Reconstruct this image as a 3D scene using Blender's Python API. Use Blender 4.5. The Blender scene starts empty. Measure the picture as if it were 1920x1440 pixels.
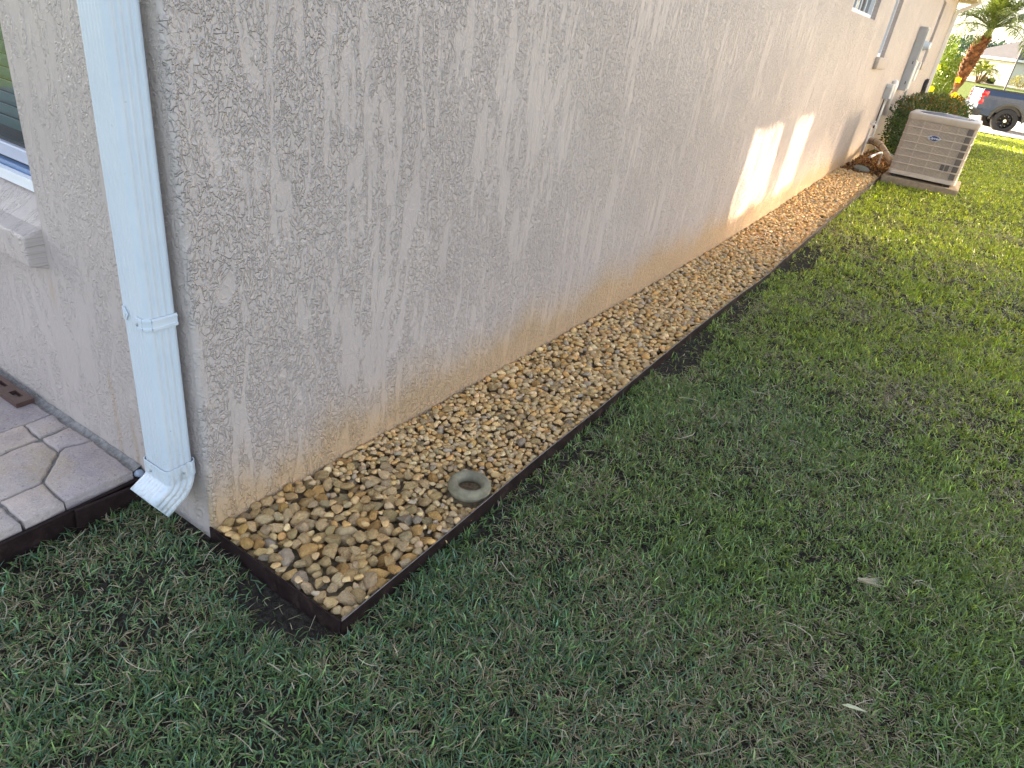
import bpy, bmesh, math, random
import numpy as np
from mathutils import Vector, Matrix, noise as mnoise

random.seed(7)
rng = np.random.default_rng(7)
R = math.radians
sc = bpy.context.scene
col = sc.collection

# ------------------------------------------------------------------ camera, sky, sun, exposure
cam_d = bpy.data.cameras.new("camera")
cam_o = bpy.data.objects.new("camera", cam_d)
col.objects.link(cam_o)
sc.camera = cam_o
CAM = Vector((-0.9702, -1.4836, 1.5))
r0 = (0.54055201, -0.83130928, 0.12933832)      # image right
r1 = (-0.34414175, -0.35877069, -0.86766932)    # image down
r2 = (0.76770435, 0.42450968, -0.48002245)      # forward
cam_o.matrix_world = Matrix(((r0[0], -r1[0], -r2[0], CAM.x),
                             (r0[1], -r1[1], -r2[1], CAM.y),
                             (r0[2], -r1[2], -r2[2], CAM.z),
                             (0, 0, 0, 1)))
cam_d.sensor_width = 36
cam_d.lens = 24.359
cam_d.clip_start = 0.05
cam_d.clip_end = 2000

SUN_EL = R(14.5)
SUN_AZ = math.atan2(0.62, 1.0)                  # from +Y towards +X
sun_dir = Vector((math.sin(SUN_AZ) * math.cos(SUN_EL), math.cos(SUN_AZ) * math.cos(SUN_EL), math.sin(SUN_EL)))
world = bpy.data.worlds.new("World")
sc.world = world
world.use_nodes = True
wn = world.node_tree
sky = wn.nodes.new("ShaderNodeTexSky")
sky.sky_type = 'NISHITA'
sky.sun_disc = False
sky.sun_elevation = SUN_EL
sky.sun_rotation = SUN_AZ
sky.air_density = 0.8
sky.dust_density = 3.5
sky.ozone_density = 0.6
hsv = wn.nodes.new("ShaderNodeHueSaturation")
hsv.inputs["Saturation"].default_value = 0.62
wn.links.new(sky.outputs[0], hsv.inputs["Color"])
wn.links.new(hsv.outputs[0], wn.nodes["Background"].inputs[0])
wn.nodes["Background"].inputs[1].default_value = 0.15
sun_d = bpy.data.lights.new("sun", 'SUN')
sun_d.energy = 5.0
sun_d.angle = R(0.55)
sun_d.color = (1.0, 0.84, 0.62)
sun_o = bpy.data.objects.new("sun", sun_d)
col.objects.link(sun_o)
sun_o.rotation_euler = sun_dir.to_track_quat('Z', 'Y').to_euler()

vs = sc.view_settings
vs.view_transform = 'Standard'
vs.look = 'None'
vs.exposure = 2.55
vs.gamma = 1.0
vs.use_curve_mapping = False
cy = sc.cycles
cy.use_guiding = True                 # finds the sun's reflection from the neighbour's panes
cy.guiding_training_samples = 128
cy.sample_clamp_indirect = 0
cy.caustics_reflective = True
cy.blur_glossy = 0.0
cy.max_bounces = 8
cy.diffuse_bounces = 4
cy.transparent_max_bounces = 8


# ------------------------------------------------------------------ helpers
def link(o):
    col.objects.link(o)
    return o


def tag(o, label=None, cat=None, group=None, kind=None):
    if label: o["label"] = label
    if cat: o["category"] = cat
    if group: o["group"] = group
    if kind: o["kind"] = kind
    return o


def empty(name, loc=(0, 0, 0), rz=0.0, **k):
    o = bpy.data.objects.new(name, None)
    o.empty_display_size = 0.1
    o.location = loc
    o.rotation_euler = (0, 0, rz)
    link(o)
    return tag(o, **k)


class MB:
    """collects faces; build() links ONE mesh object"""
    def __init__(s):
        s.v, s.f = [], []

    def add(s, vs, fs):
        n = len(s.v)
        s.v += [tuple(v) for v in vs]
        s.f += [tuple(i + n for i in f) for f in fs]

    def box(s, a, b):
        x0, y0, z0 = [min(a[i], b[i]) for i in range(3)]
        x1, y1, z1 = [max(a[i], b[i]) for i in range(3)]
        s.add([(x0, y0, z0), (x1, y0, z0), (x1, y1, z0), (x0, y1, z0), (x0, y0, z1), (x1, y0, z1), (x1, y1, z1), (x0, y1, z1)],
              [(0, 3, 2, 1), (4, 5, 6, 7), (0, 1, 5, 4), (1, 2, 6, 5), (2, 3, 7, 6), (3, 0, 4, 7)])

    def rbox(s, a, b, r=0.004, seg=1):
        bm = bmesh.new()
        bmesh.ops.create_cube(bm, size=1)
        for v in bm.verts:
            v.co = Vector([a[i] + (v.co[i] + .5) * (b[i] - a[i]) for i in range(3)])
        bmesh.ops.recalc_face_normals(bm, faces=bm.faces)
        bmesh.ops.bevel(bm, geom=list(bm.edges), offset=r, segments=seg, affect='EDGES', profile=.5)
        bm.verts.index_update()
        s.add([v.co[:] for v in bm.verts], [[v.index for v in f.verts] for f in bm.faces])
        bm.free()

    def tube(s, pts, r, n=8, cap=True):
        pts = [Vector(p) for p in pts]
        rs = r if isinstance(r, (list, tuple)) else [r] * len(pts)
        base = len(s.v)
        up = Vector((0, 0, 1))
        for i, p in enumerate(pts):
            d = (pts[min(i + 1, len(pts) - 1)] - pts[max(i - 1, 0)]).normalized()
            a = d.cross(up)
            if a.length < 1e-3: a = d.cross(Vector((1, 0, 0)))
            a.normalize()
            b = d.cross(a)
            for k in range(n):
                t = 2 * math.pi * k / n
                s.v.append(tuple(p + (a * math.cos(t) + b * math.sin(t)) * rs[i]))
        for i in range(len(pts) - 1):
            for k in range(n):
                k2 = (k + 1) % n
                s.f.append((base + i * n + k, base + i * n + k2, base + (i + 1) * n + k2, base + (i + 1) * n + k))
        if cap:
            s.f.append(tuple(base + k for k in reversed(range(n))))
            s.f.append(tuple(base + (len(pts) - 1) * n + k for k in range(n)))

    def loft(s, rings, closed=True, cap=True):
        base = len(s.v)
        n = len(rings[0])
        for rg in rings: s.v += [tuple(p) for p in rg]
        for i in range(len(rings) - 1):
            for k in range(n if closed else n - 1):
                k2 = (k + 1) % n
                s.f.append((base + i * n + k, base + i * n + k2, base + (i + 1) * n + k2, base + (i + 1) * n + k))
        if cap:
            s.f.append(tuple(base + k for k in reversed(range(n))))
            s.f.append(tuple(base + (len(rings) - 1) * n + k for k in range(n)))

    def lathe(s, prof, c, n=24):
        base = len(s.v)
        for (r, z) in prof:
            for k in range(n):
                t = 2 * math.pi * k / n
                s.v.append((c[0] + r * math.cos(t), c[1] + r * math.sin(t), c[2] + z))
        for i in range(len(prof) - 1):
            for k in range(n):
                k2 = (k + 1) % n
                s.f.append((base + i * n + k, base + i * n + k2, base + (i + 1) * n + k2, base + (i + 1) * n + k))

    def prism(s, poly, axis, a, b):
        """polygon (2-D) extruded along axis from a to b"""
        def p3(q, t):
            return {0: (t, q[0], q[1]), 1: (q[0], t, q[1]), 2: (q[0], q[1], t)}[axis]
        n = len(poly)
        s.add([p3(q, a) for q in poly] + [p3(q, b) for q in poly],
              [tuple(range(n)), tuple(range(2 * n - 1, n - 1, -1))] +
              [(i, n + i, n + (i + 1) % n, (i + 1) % n) for i in range(n)])

    def build(s, name, mat, parent=None, smooth=False, recalc=True, angle=None):
        me = bpy.data.meshes.new(name)
        me.from_pydata(s.v, [], s.f)
        if recalc:
            bm = bmesh.new(); bm.from_mesh(me)
            bmesh.ops.recalc_face_normals(bm, faces=bm.faces)
            bm.to_mesh(me); bm.free()
        me.materials.append(mat)
        if smooth or angle:
            me.polygons.foreach_set("use_smooth", [True] * len(me.polygons))
            if angle: me.set_sharp_from_angle(angle=R(angle))
        me.update()
        o = bpy.data.objects.new(name, me)
        if parent: o.parent = parent
        return link(o)


def np_mesh(name, co, faces, tints=None, smooth=False):
    """faces: (n,k) int array"""
    me = bpy.data.meshes.new(name)
    k = faces.shape[1]
    me.vertices.add(len(co)); me.vertices.foreach_set("co", np.ascontiguousarray(co, np.float32).ravel())
    me.loops.add(faces.size); me.loops.foreach_set("vertex_index", np.ascontiguousarray(faces, np.int32).ravel())
    me.polygons.add(len(faces))
    me.polygons.foreach_set("loop_start", np.arange(0, faces.size, k, dtype=np.int32))
    if smooth: me.polygons.foreach_set("use_smooth", np.ones(len(faces), bool))
    me.update(calc_edges=True)
    if tints is not None:
        at = me.attributes.new("tint", 'FLOAT_COLOR', 'POINT')
        c4 = np.ones((len(co), 4), np.float32); c4[:, :3] = tints
        at.data.foreach_set("color", c4.ravel())
    return me


def new_obj(name, me, mat, parent=None):
    if mat and not me.materials: me.materials.append(mat)
    o = bpy.data.objects.new(name, me)
    if parent: o.parent = parent
    return link(o)


# ------------------------------------------------------------------ materials
class NT:
    def __init__(s, name):
        s.m = bpy.data.materials.new(name)
        s.m.use_nodes = True
        s.t = s.m.node_tree
        s.b = s.t.nodes["Principled BSDF"]

    def n(s, typ, **kw):
        nd = s.t.nodes.new(typ)
        for k, v in kw.items(): setattr(nd, k, v)
        return nd

    def l(s, a, b): s.t.links.new(a, b)

    def coord(s, which="Object", scale=(1, 1, 1), rot=(0, 0, 0)):
        tc = s.n("ShaderNodeTexCoord"); mp = s.n("ShaderNodeMapping")
        s.l(tc.outputs[which], mp.inputs[0])
        mp.inputs["Scale"].default_value = scale
        mp.inputs["Rotation"].default_value = rot
        return mp.outputs[0]

    def noise(s, vec, scale, detail=3, rough=.55, dist=0.0):
        nd = s.n("ShaderNodeTexNoise")
        s.l(vec, nd.inputs["Vector"])
        nd.inputs["Scale"].default_value = scale
        nd.inputs["Detail"].default_value = detail
        nd.inputs["Roughness"].default_value = rough
        nd.inputs["Distortion"].default_value = dist
        return nd.outputs[0]

    def math(s, op, a, b=None, clamp=False):
        nd = s.n("ShaderNodeMath", operation=op); nd.use_clamp = clamp
        for i, q in enumerate((a, b)):
            if q is None: continue
            if isinstance(q, (int, float)): nd.inputs[i].default_value = q
            else: s.l(q, nd.inputs[i])
        return nd.outputs[0]

    def ramp(s, fac, lo, hi, smooth=True):
        nd = s.n("ShaderNodeMapRange")
        nd.interpolation_type = 'SMOOTHSTEP' if smooth else 'LINEAR'
        s.l(fac, nd.inputs[0])
        nd.inputs[1].default_value = lo; nd.inputs[2].default_value = hi
        return nd.outputs[0]

    def mix(s, fac, a, b, typ='MIX'):
        nd = s.n("ShaderNodeMix", data_type='RGBA', blend_type=typ)
        if isinstance(fac, (int, float)): nd.inputs[0].default_value = fac
        else: s.l(fac, nd.inputs[0])
        for q, i in ((a, 6), (b, 7)):
            if isinstance(q, tuple): nd.inputs[i].default_value = (*q, 1)
            else: s.l(q, nd.inputs[i])
        return nd.outputs[2]

    def bump(s, h, strength=1.0, dist=0.01, normal=None):
        nd = s.n("ShaderNodeBump")
        s.l(h, nd.inputs["Height"])
        nd.inputs["Strength"].default_value = strength
        nd.inputs["Distance"].default_value = dist
        if normal is not None: s.l(normal, nd.inputs["Normal"])
        s.l(nd.outputs[0], s.b.inputs["Normal"])
        return nd.outputs[0]

    def color(s, c):
        if isinstance(c, tuple): s.b.inputs["Base Color"].default_value = (*c, 1)
        else: s.l(c, s.b.inputs["Base Color"])

    def set(s, rough=None, metal=None, spec=None):
        if rough is not None:
            if isinstance(rough, (int, float)): s.b.inputs["Roughness"].default_value = rough
            else: s.l(rough, s.b.inputs["Roughness"])
        if metal is not None: s.b.inputs["Metallic"].default_value = metal
        if spec is not None: s.b.inputs["Specular IOR Level"].default_value = spec


def simple(name, c, rough=.6, metal=0, spec=.5, var=.12, scale=9, bump=0.0, bscale=60, dirt=None, dscale=3):
    t = NT(name)
    v = t.coord()
    nz = t.noise(v, scale, 5, .6)
    dark = tuple(q * (1 - var) for q in c); lite = tuple(min(1, q * (1 + var)) for q in c)
    cc = t.mix(t.ramp(nz, .3, .7), dark, lite)
    if dirt:
        d = t.ramp(t.noise(v, dscale, 6, .7, .4), .52, .75)
        cc = t.mix(t.math('MULTIPLY', d, .7), cc, dirt)
    t.color(cc)
    t.set(t.math('ADD', t.math('MULTIPLY', nz, .2), rough - .1), metal, spec)
    if bump: t.bump(t.noise(v, bscale, 4, .6), .6, bump)
    return t.m


def tinted(name, rough=.55, spec=.3, transl=0.0, mottle=None, bump=0.0, bscale=80, per_obj=0.0):
    t = NT(name)
    at = t.n("ShaderNodeAttribute", attribute_name="tint")
    c = at.outputs["Color"]
    v = t.coord()
    if mottle:
        nz = t.noise(v, mottle, 5, .65)
        c = t.mix(1.0, c, t.mix(t.ramp(nz, .25, .75), (.80, .78, .76), (1.18, 1.16, 1.14)), 'MULTIPLY')
    if per_obj:
        oi = t.n("ShaderNodeObjectInfo")
        c = t.mix(1.0, c, t.mix(oi.outputs["Random"], (1 - per_obj,) * 3, (1 + per_obj,) * 3), 'MULTIPLY')
    t.l(c, t.b.inputs["Base Color"])
    t.set(rough, 0, spec)
    if bump: t.bump(t.noise(v, bscale, 4, .65), .7, bump)
    if transl:
        tr = t.n("ShaderNodeBsdfTranslucent")
        t.l(t.mix(1.0, c, (1.5, 1.5, .6), 'MULTIPLY'), tr.inputs[0])
        mx = t.n("ShaderNodeMixShader"); mx.inputs[0].default_value = transl
        t.l(t.b.outputs[0], mx.inputs[1]); t.l(tr.outputs[0], mx.inputs[2])
        out = [q for q in t.t.nodes if q.type == 'OUTPUT_MATERIAL'][0]
        t.l(mx.outputs[0], out.inputs[0])
    return t.m


def stucco(name, along, stain=True, heavy=1.0):
    """painted stucco, trowelled with skip marks and vertical drag; `along` = horizontal axis"""
    t = NT(name)
    tc = t.n("ShaderNodeTexCoord"); sp = t.n("ShaderNodeSeparateXYZ")
    t.l(tc.outputs["Object"], sp.inputs[0])
    h, z = sp.outputs[along], sp.outputs[2]
    def vec(sx, sz, off=0.0):
        cb = t.n("ShaderNodeCombineXYZ")
        t.l(t.math('MULTIPLY', h, sx), cb.inputs[0]); t.l(t.math('MULTIPLY', z, sz), cb.inputs[1])
        cb.inputs[2].default_value = off
        return cb.outputs[0]
    # beads of stucco dragged into vertical strings, with rims and loops where the trowel skipped
    far = t.ramp(h, .2, 2.8)
    near_k = t.math('SUBTRACT', 1.0, t.math('MULTIPLY', far, .80))
    patch = t.ramp(t.noise(vec(2.2, 1.4, 9.0), 1.0, 3, .55), .30, .60)
    band_n = t.noise(vec(19, 4.0, 4.4), 1.0, 2.5, .6, .55)
    band_f = t.noise(vec(38, 3.4, 1.3), 1.0, 2.5, .6, .25)
    bnd = t.math('ADD', t.math('MULTIPLY', band_n, near_k), t.math('MULTIPLY', band_f, t.math('SUBTRACT', 1.0, near_k)))
    band = t.ramp(t.math('ADD', bnd, t.math('MULTIPLY', t.math('SUBTRACT', patch, .5), .10)), .425, .515)
    beads = t.ramp(t.noise(vec(88, 58, 7.7), 1.0, 2.5, .6, .35), .47, .60)
    worm = t.noise(vec(27, 17, 3.1), 1.0, 2.0, .5, 1.0)
    ridge = t.math('SUBTRACT', 1.0, t.math('MULTIPLY', t.math('ABSOLUTE', t.math('SUBTRACT', worm, .5)), 19), True)
    ridge = t.math('MULTIPLY', ridge, t.math('MULTIPLY', near_k, .85))
    strings = t.math('MULTIPLY', beads, t.math('ADD', .10, t.math('MULTIPLY', band, .90)))
    rim = t.math('SUBTRACT', 1.0, t.math('MULTIPLY', t.math('ABSOLUTE', t.math('SUBTRACT', bnd, .475)), 26), True)
    hh = t.math('MAXIMUM', t.math('MAXIMUM', strings, t.math('MULTIPLY', ridge, t.math('ADD', .25, t.math('MULTIPLY', band, .6)))), t.math('MULTIPLY', rim, .30))
    hh = t.math('ADD', hh, t.math('MULTIPLY', band, .05))
    sand = t.noise(vec(170, 150, 4.0), 1.0, 2, .6)
    hh = t.math('ADD', hh, t.math('MULTIPLY', sand, .07))
    t.bump(hh, 1.0, .0050 * heavy)
    tone = t.noise(vec(1.3, 1.3), 1.0, 4, .6)
    c = t.mix(t.ramp(tone, .3, .7), (.435, .376, .353), (.482, .417, .390))
    if stain == 'drips':
        # two rusty runs low on the rear wall and damp dirt under the sill end
        for hc, w_, za, zb in ((.45, .018, .10, .42), (.36, .022, .05, .30), (.70, .03, .56, .64)):
            g1 = t.ramp(t.math('ABSOLUTE', t.math('SUBTRACT', t.math('ADD', h, t.math('MULTIPLY', t.noise(vec(8, 8), 1.0, 2), .03)), hc + .015)), w_, .0)
            g2 = t.math('MULTIPLY', t.ramp(z, zb, zb - .14), t.ramp(z, za - .1, za))
            c = t.mix(t.math('MULTIPLY', t.math('MULTIPLY', g1, g2), .40), c, (.36, .24, .13))
    elif stain:
        lvl = t.math('ADD', t.math('MULTIPLY', t.noise(vec(1.6, .5, 6.0), 1.0, 4, .6), .42),
                     t.math('MULTIPLY', t.noise(vec(22, 3, 8.0), 1.0, 3, .6), .10))
        up = t.math('SUBTRACT', lvl, t.math('ADD', z, .04))
        m1 = t.ramp(up, -.10, .20)
        c = t.mix(t.math('MULTIPLY', m1, .70), c, (.49, .34, .19))
        sp1 = t.ramp(t.noise(vec(75, 75, 11.0), 1.0, 3, .7), .58, .68)
        c = t.mix(t.math('MULTIPLY', t.math('MULTIPLY', sp1, t.ramp(up, -.16, .10)), .45), c, (.30, .19, .10))
        m2 = t.ramp(t.math('SUBTRACT', t.math('ADD', up, t.math('MULTIPLY', t.math('SUBTRACT', t.noise(vec(9, 6, 15.0), 1.0, 4, .7), .5), .22)), .08), -.02, .10)
        c = t.mix(t.math('MULTIPLY', m2, .35), c, (.42, .27, .13))
    t.color(c)
    t.set(.46, 0, .45)
    return t.m


M_STUCCO = stucco("stucco_side", 0)
M_STUCCO_L = stucco("stucco_back", 1, 'drips', heavy=.55)
M_STUCCO_PLAIN = simple("stucco_plain", (.45, .39, .34), .75, bump=.004, bscale=120, var=.06, dirt=(.36, .29, .22), dscale=5)
M_WHITE = simple("white_aluminium", (.56, .615, .68), .38, var=.03, scale=4, dirt=(.50, .51, .50), dscale=6, spec=.5)
def spout_mat():
    t = NT("painted_spout")
    tc = t.n("ShaderNodeTexCoord"); v = tc.outputs["Object"]; sp = t.n("ShaderNodeSeparateXYZ"); t.l(v, sp.inputs[0])
    n1 = t.noise(v, 5, 5, .65)
    c = t.mix(t.ramp(n1, .35, .7), (.54, .60, .665), (.585, .635, .69))
    st = t.n("ShaderNodeMapping"); t.l(v, st.inputs[0]); st.inputs["Scale"].default_value = (60, 60, 3)
    c = t.mix(t.math('MULTIPLY', t.ramp(t.noise(st.outputs[0], 1.0, 4, .6), .56, .75), .22), c, (.42, .43, .42))
    low = t.ramp(sp.outputs[2], .42, .05)
    spl = t.math('MULTIPLY', low, t.ramp(t.noise(v, 95, 4, .7), .50, .66))
    c = t.mix(t.math('MULTIPLY', spl, .45), c, (.34, .27, .19))
    c = t.mix(t.math('MULTIPLY', t.math('MULTIPLY', low, t.ramp(t.noise(v, 14, 4, .7), .45, .7)), .35), c, (.45, .41, .34))
    spk = t.ramp(t.noise(v, 55, 2, .5), .74, .78)
    c = t.mix(t.math('MULTIPLY', spk, .6), c, (.16, .15, .14))
    t.color(c); t.set(t.math('ADD', t.math('MULTIPLY', n1, .25), .30), 0, .45)
    t.bump(t.noise(v, 7, 2, .5), .5, .0025)
    return t.m


M_WHITE = spout_mat()
M_WHITE_TRIM = simple("white_trim", (.74, .72, .70), .45, var=.03)
M_VINYL = simple("white_vinyl", (.78, .80, .84), .35, var=.02)
M_VINYL_GREY = simple("lavender_sash", (.46, .48, .58), .4, var=.03)
M_DARKTRACK = simple("dark_track", (.03, .035, .045), .6)
M_SCREENBLUE = simple("blue_track", (.16, .24, .40), .35, var=.1)
M_BLIND = simple("blind_slat", (.13, .19, .20), .5, var=.04)
M_ROOM = simple("dark_room", (.02, .024, .026), .9)
M_EDGE = simple("brown_steel", (.016, .0085, .0085), .62, metal=0.0, spec=.22, var=.35, scale=30, bump=.0008, bscale=180, dirt=(.07, .045, .035), dscale=14)
M_EDGE_LIP = simple("pale_brown_lip", (.16, .14, .13), .45, var=.3, scale=40)
M_BROWNBAR = simple("brown_bar", (.085, .045, .038), .5, var=.12)
M_STONE = tinted("stone", .9, .08, 0, 1.5, .05, 3.5, .08)
M_STONES = tinted("stones_loose", .9, .08, 0, 60, .0010, 160)
M_SOILBED = simple("bed_dust", (.22, .165, .10), .95, var=.4, scale=70, bump=.004)
M_RING = simple("weathered_concrete", (.205, .18, .12), .85, var=.28, scale=26, bump=.0015, bscale=220, dirt=(.13, .14, .10), dscale=16)
M_BLACKPL = simple("black_plastic", (.02, .02, .022), .5)
M_HEAD = simple("sprinkler_grey", (.14, .12, .12), .6)
M_AC = simple("tan_enamel", (.50, .425, .36), .45, var=.04, dirt=(.42, .36, .30), dscale=4)
M_AC_TOP = simple("grey_grille", (.27, .27, .29), .5, var=.08)
M_COIL = simple("condenser_fins", (.31, .26, .22), .6, var=.25, scale=30)
M_COIL_DARK = simple("dark_patch", (.115, .098, .09), .7)
M_PAD = simple("concrete_pad", (.25, .195, .13), .9, var=.2, scale=14, bump=.003, dirt=(.16, .135, .08))
M_BLUE = simple("emblem_blue", (.015, .03, .16), .3)
M_LETTER = simple("emblem_white", (.8, .82, .85), .35, var=.01)
M_GREYBOX = simple("grey_enamel", (.36, .37, .38), .42, var=.05)
M_GREYBOX_L = simple("light_grey_enamel", (.52, .55, .55), .4, var=.05)
M_PVC = simple("pvc_white", (.66, .66, .66), .4, var=.05)
M_INSUL = simple("tan_insulation", (.40, .31, .21), .8, var=.15, bump=.002)
M_TAPE = simple("black_strap", (.02, .02, .02), .5)
M_COPPER = simple("old_copper", (.22, .12, .07), .4, metal=.7)
M_GLASSM = NT("meter_glass")
M_GLASSM.color((.6, .65, .7)); M_GLASSM.set(.05, 0, .8); M_GLASSM = M_GLASSM.m
M_LEAF = tinted("leaf", .42, .4, .28)
M_FROND = tinted("frond_leaflet", .4, .4, .35)
M_PETAL = tinted("petal", .5, .2, .35)
M_TWIG = simple("twig", (.11, .075, .05), .85, var=.3, scale=40)
M_BOOT = tinted("palm_boot", .8, .15, 0, 20)
M_BARK = simple("palm_bark", (.20, .12, .07), .9, var=.35, scale=30, bump=.01, bscale=50)
M_CROWNSHAFT = simple("green_crownshaft", (.16, .18, .035), .5, var=.2, scale=12)
M_GRASS = tinted("grass_blade", .40, .5, .30)
M_CONC = simple("driveway_concrete", (.50, .45, .41), .9, var=.08, scale=3, bump=.003, dirt=(.38, .34, .30), dscale=.6)
M_ASPH = simple("street_asphalt", (.11, .11, .11), .9, var=.15, scale=5, bump=.003)
M_PAINT = NT("truck_paint"); M_PAINT.color((.024, .042, .082)); M_PAINT.set(.38, .30, .35)
M_PAINT.b.inputs["Coat Weight"].default_value = .22; M_PAINT.b.inputs["Coat Roughness"].default_value = .04
M_PAINT = M_PAINT.m
M_TYRE = simple("tyre_rubber", (.022, .022, .023), .8, var=.15, bump=.003)
M_RIM = simple("black_rim", (.012, .012, .013), .25, metal=.3)
M_CHROME = simple("bright_metal", (.55, .56, .58), .2, metal=1)
M_TAIL = NT("tail_lens"); M_TAIL.color((.45, .008, .02)); M_TAIL.set(.12, 0, .6); M_TAIL = M_TAIL.m
M_GLASS = NT("dark_glass"); M_GLASS.color((.02, .025, .03)); M_GLASS.set(.03, 0, 1.0); M_GLASS = M_GLASS.m
M_ROOFTILE = simple("shingle_roof", (.062, .056, .062), .9, var=.15, scale=3, bump=.01, bscale=30)
M_CREAM = simple("cream_wall", (.60, .55, .44), .8, var=.05)
M_BEIGE = simple("neighbour_stucco", (.76, .66, .50), .8, var=.05, bump=.004)
M_MULCH = tinted("mulch_chip", .9, .15)
M_ROCK = simple("flat_grey_rock", (.20, .20, .16), .85, var=.3, scale=20, bump=.006, bscale=40)
M_JOINT = simple("joint_sand", (.20, .19, .185), .95, var=.3, scale=60, bump=.004, bscale=150)
M_PEBBLE_BLUE = simple("blue_grey_pebble", (.26, .31, .40), .45, var=.2, scale=60)
M_HOSE = simple("black_hose", (.018, .018, .025), .4)
M_POLE = simple("bronze_pole", (.09, .075, .07), .5)
M_DRYLEAF = simple("pale_dry_leaf", (.46, .45, .28), .7, var=.1)
M_SCREW = simple("screw_head", (.40, .42, .44), .35, metal=.6)


def paver_mat():
    t = NT("paver_concrete")
    v = t.coord()
    oi = t.n("ShaderNodeObjectInfo")
    a = t.noise(v, 9, 5, .65)
    c = t.mix(t.ramp(a, .32, .66), (.385, .345, .345), (.475, .41, .375))
    w = t.ramp(t.noise(v, 5.0, 4, .65, .4), .48, .68)
    c = t.mix(t.math('MULTIPLY', w, .6), c, (.45, .375, .26))
    b = t.noise(v, 130, 3, .75)
    c = t.mix(t.math('MULTIPLY', t.ramp(b, .56, .70), .55), c, (.66, .61, .56))
    c = t.mix(t.math('MULTIPLY', t.ramp(t.noise(v, 105, 3, .75), .56, .70), .60), c, (.16, .135, .135))
    c = t.mix(1.0, c, t.mix(oi.outputs["Random"], (.86, .84, .88), (1.12, 1.06, 1.00)), 'MULTIPLY')
    t.color(c); t.set(.85, 0, .25)
    t.bump(t.math('ADD', t.noise(v, 75, 5, .75), t.math('MULTIPLY', t.noise(v, 22, 4, .6), 1.6)), 1.0, .0040)
    return t.m


M_PAVER = paver_mat()


def ground_mat():
    """soil and thatch close by, mown turf further off; colour only"""
    t = NT("turf_soil")
    tc = t.n("ShaderNodeTexCoord"); v = tc.outputs["Object"]
    n1 = t.noise(v, 55, 6, .7)
    soil = t.mix(t.ramp(n1, .3, .7), (.026, .022, .018), (.085, .073, .062))
    sp = t.n("ShaderNodeSeparateXYZ"); t.l(v, sp.inputs[0])
    turf = t.mix(t.ramp(t.noise(v, 2.2, 5, .7), .35, .65), (.10, .145, .022), (.145, .165, .030))
    turf = t.mix(t.math('MULTIPLY', t.ramp(t.noise(v, 30, 4, .7), .5, .8), .35), turf, (.19, .165, .075))
    near = t.math('MAXIMUM', sp.outputs[0], t.math('MULTIPLY', t.math('SUBTRACT', t.math('ABSOLUTE', t.math('ADD', sp.outputs[1], 1.5)), -4.0 + 8.0), 5.0))
    near = t.math('MAXIMUM', near, t.math('MULTIPLY', sp.outputs[0], -5.0))
    t.color(t.mix(t.ramp(near, 6.5, 14.0), soil, turf))
    t.set(.95, 0, .1)
    t.bump(t.math('ADD', n1, t.noise(v, 240, 3, .7)), .9, .02)
    return t.m


M_GROUND = ground_mat()

# ------------------------------------------------------------------ terrain
def lerp_tab(x, tab):
    return np.interp(x, [q[0] for q in tab], [q[1] for q in tab])


GRAV_TAB = [(-1, 0.0), (0.3, -.004), (.8, -.02), (1.4, -.037), (2.2, -.055), (3.2, -.082), (4.4, -.085), (5.3, -.095), (7, -.07), (9, -.03), (10.6, -.006), (14, 0)]
EDGE_TAB = [(-1, 0.0), (0.1, 0.0), (1.4, -.010), (2.2, -.018), (3.2, -.026), (4.4, -.03), (5.3, -.03), (7, -.02), (9, -.01), (10.6, .0), (14, 0)]
EDGE_Y = [(-.012, -.543), (.5, -.541), (1.05, -.536), (1.545, -.541), (2.25, -.538), (2.77, -.539), (3.3, -.547), (3.76, -.557), (4.05, -.571), (4.37, -.577), (4.8, -.571), (5.35, -.571), (7, -.572), (9, -.577), (10.58, -.582)]
FAR_TAB = [(-60, -.02), (12, -.02), (16, -.03), (20, -.05), (24, -.12), (28, -.24), (31, -.30), (45, -.34), (60, -.25), (80, -.02), (110, .36), (130, .40), (400, .4)]


def ground_z(x, y):
    x = np.asarray(x, float); y = np.asarray(y, float)
    z = lerp_tab(x, FAR_TAB) - .045
    # slightly lower right beside the bed, as the soil was dug out there
    z = z + .6 * np.clip(lerp_tab(x, EDGE_TAB), -.1, 0) * np.exp(-np.abs(y + .56) / .5) * ((x > -1) & (x < 12))
    z = z + .010 * np.sin(x * 2.1 + y * 1.3) * np.sin(y * 2.7 - x * .6)
    # mound at the patio corner
    z = z + .035 * np.exp(-((x + .25) ** 2 + (y - .15) ** 2) / .09)
    z = z - .018 * np.exp(-((x + .10) ** 2 + (y + .33) ** 2) / .02)
    return z


def grid_sheet(name, xs, ys, mat, zf, **k):
    X, Y = np.meshgrid(xs, ys, indexing='ij')
    Z = zf(X, Y)
    co = np.stack([X, Y, Z], -1).reshape(-1, 3)
    nx, ny = len(xs), len(ys)
    i, j = np.meshgrid(np.arange(nx - 1), np.arange(ny - 1), indexing='ij')
    a = (i * ny + j).ravel()
    f = np.stack([a, a + ny, a + ny + 1, a + 1], -1)
    o = new_obj(name, np_mesh(name, co, f, smooth=True), mat)
    return tag(o, **k)


xs = np.unique(np.concatenate([np.linspace(-400, -8, 12), np.linspace(-8, -2, 10), np.linspace(-2, 6, 90), np.linspace(6, 32, 70), np.linspace(32, 130, 40), np.linspace(130, 900, 12)]))
ys = np.unique(np.concatenate([np.linspace(-500, -12, 14), np.linspace(-12, -4, 14), np.linspace(-4, .8, 70), np.linspace(.8, 12, 14), np.linspace(12, 500, 14)]))


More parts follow.
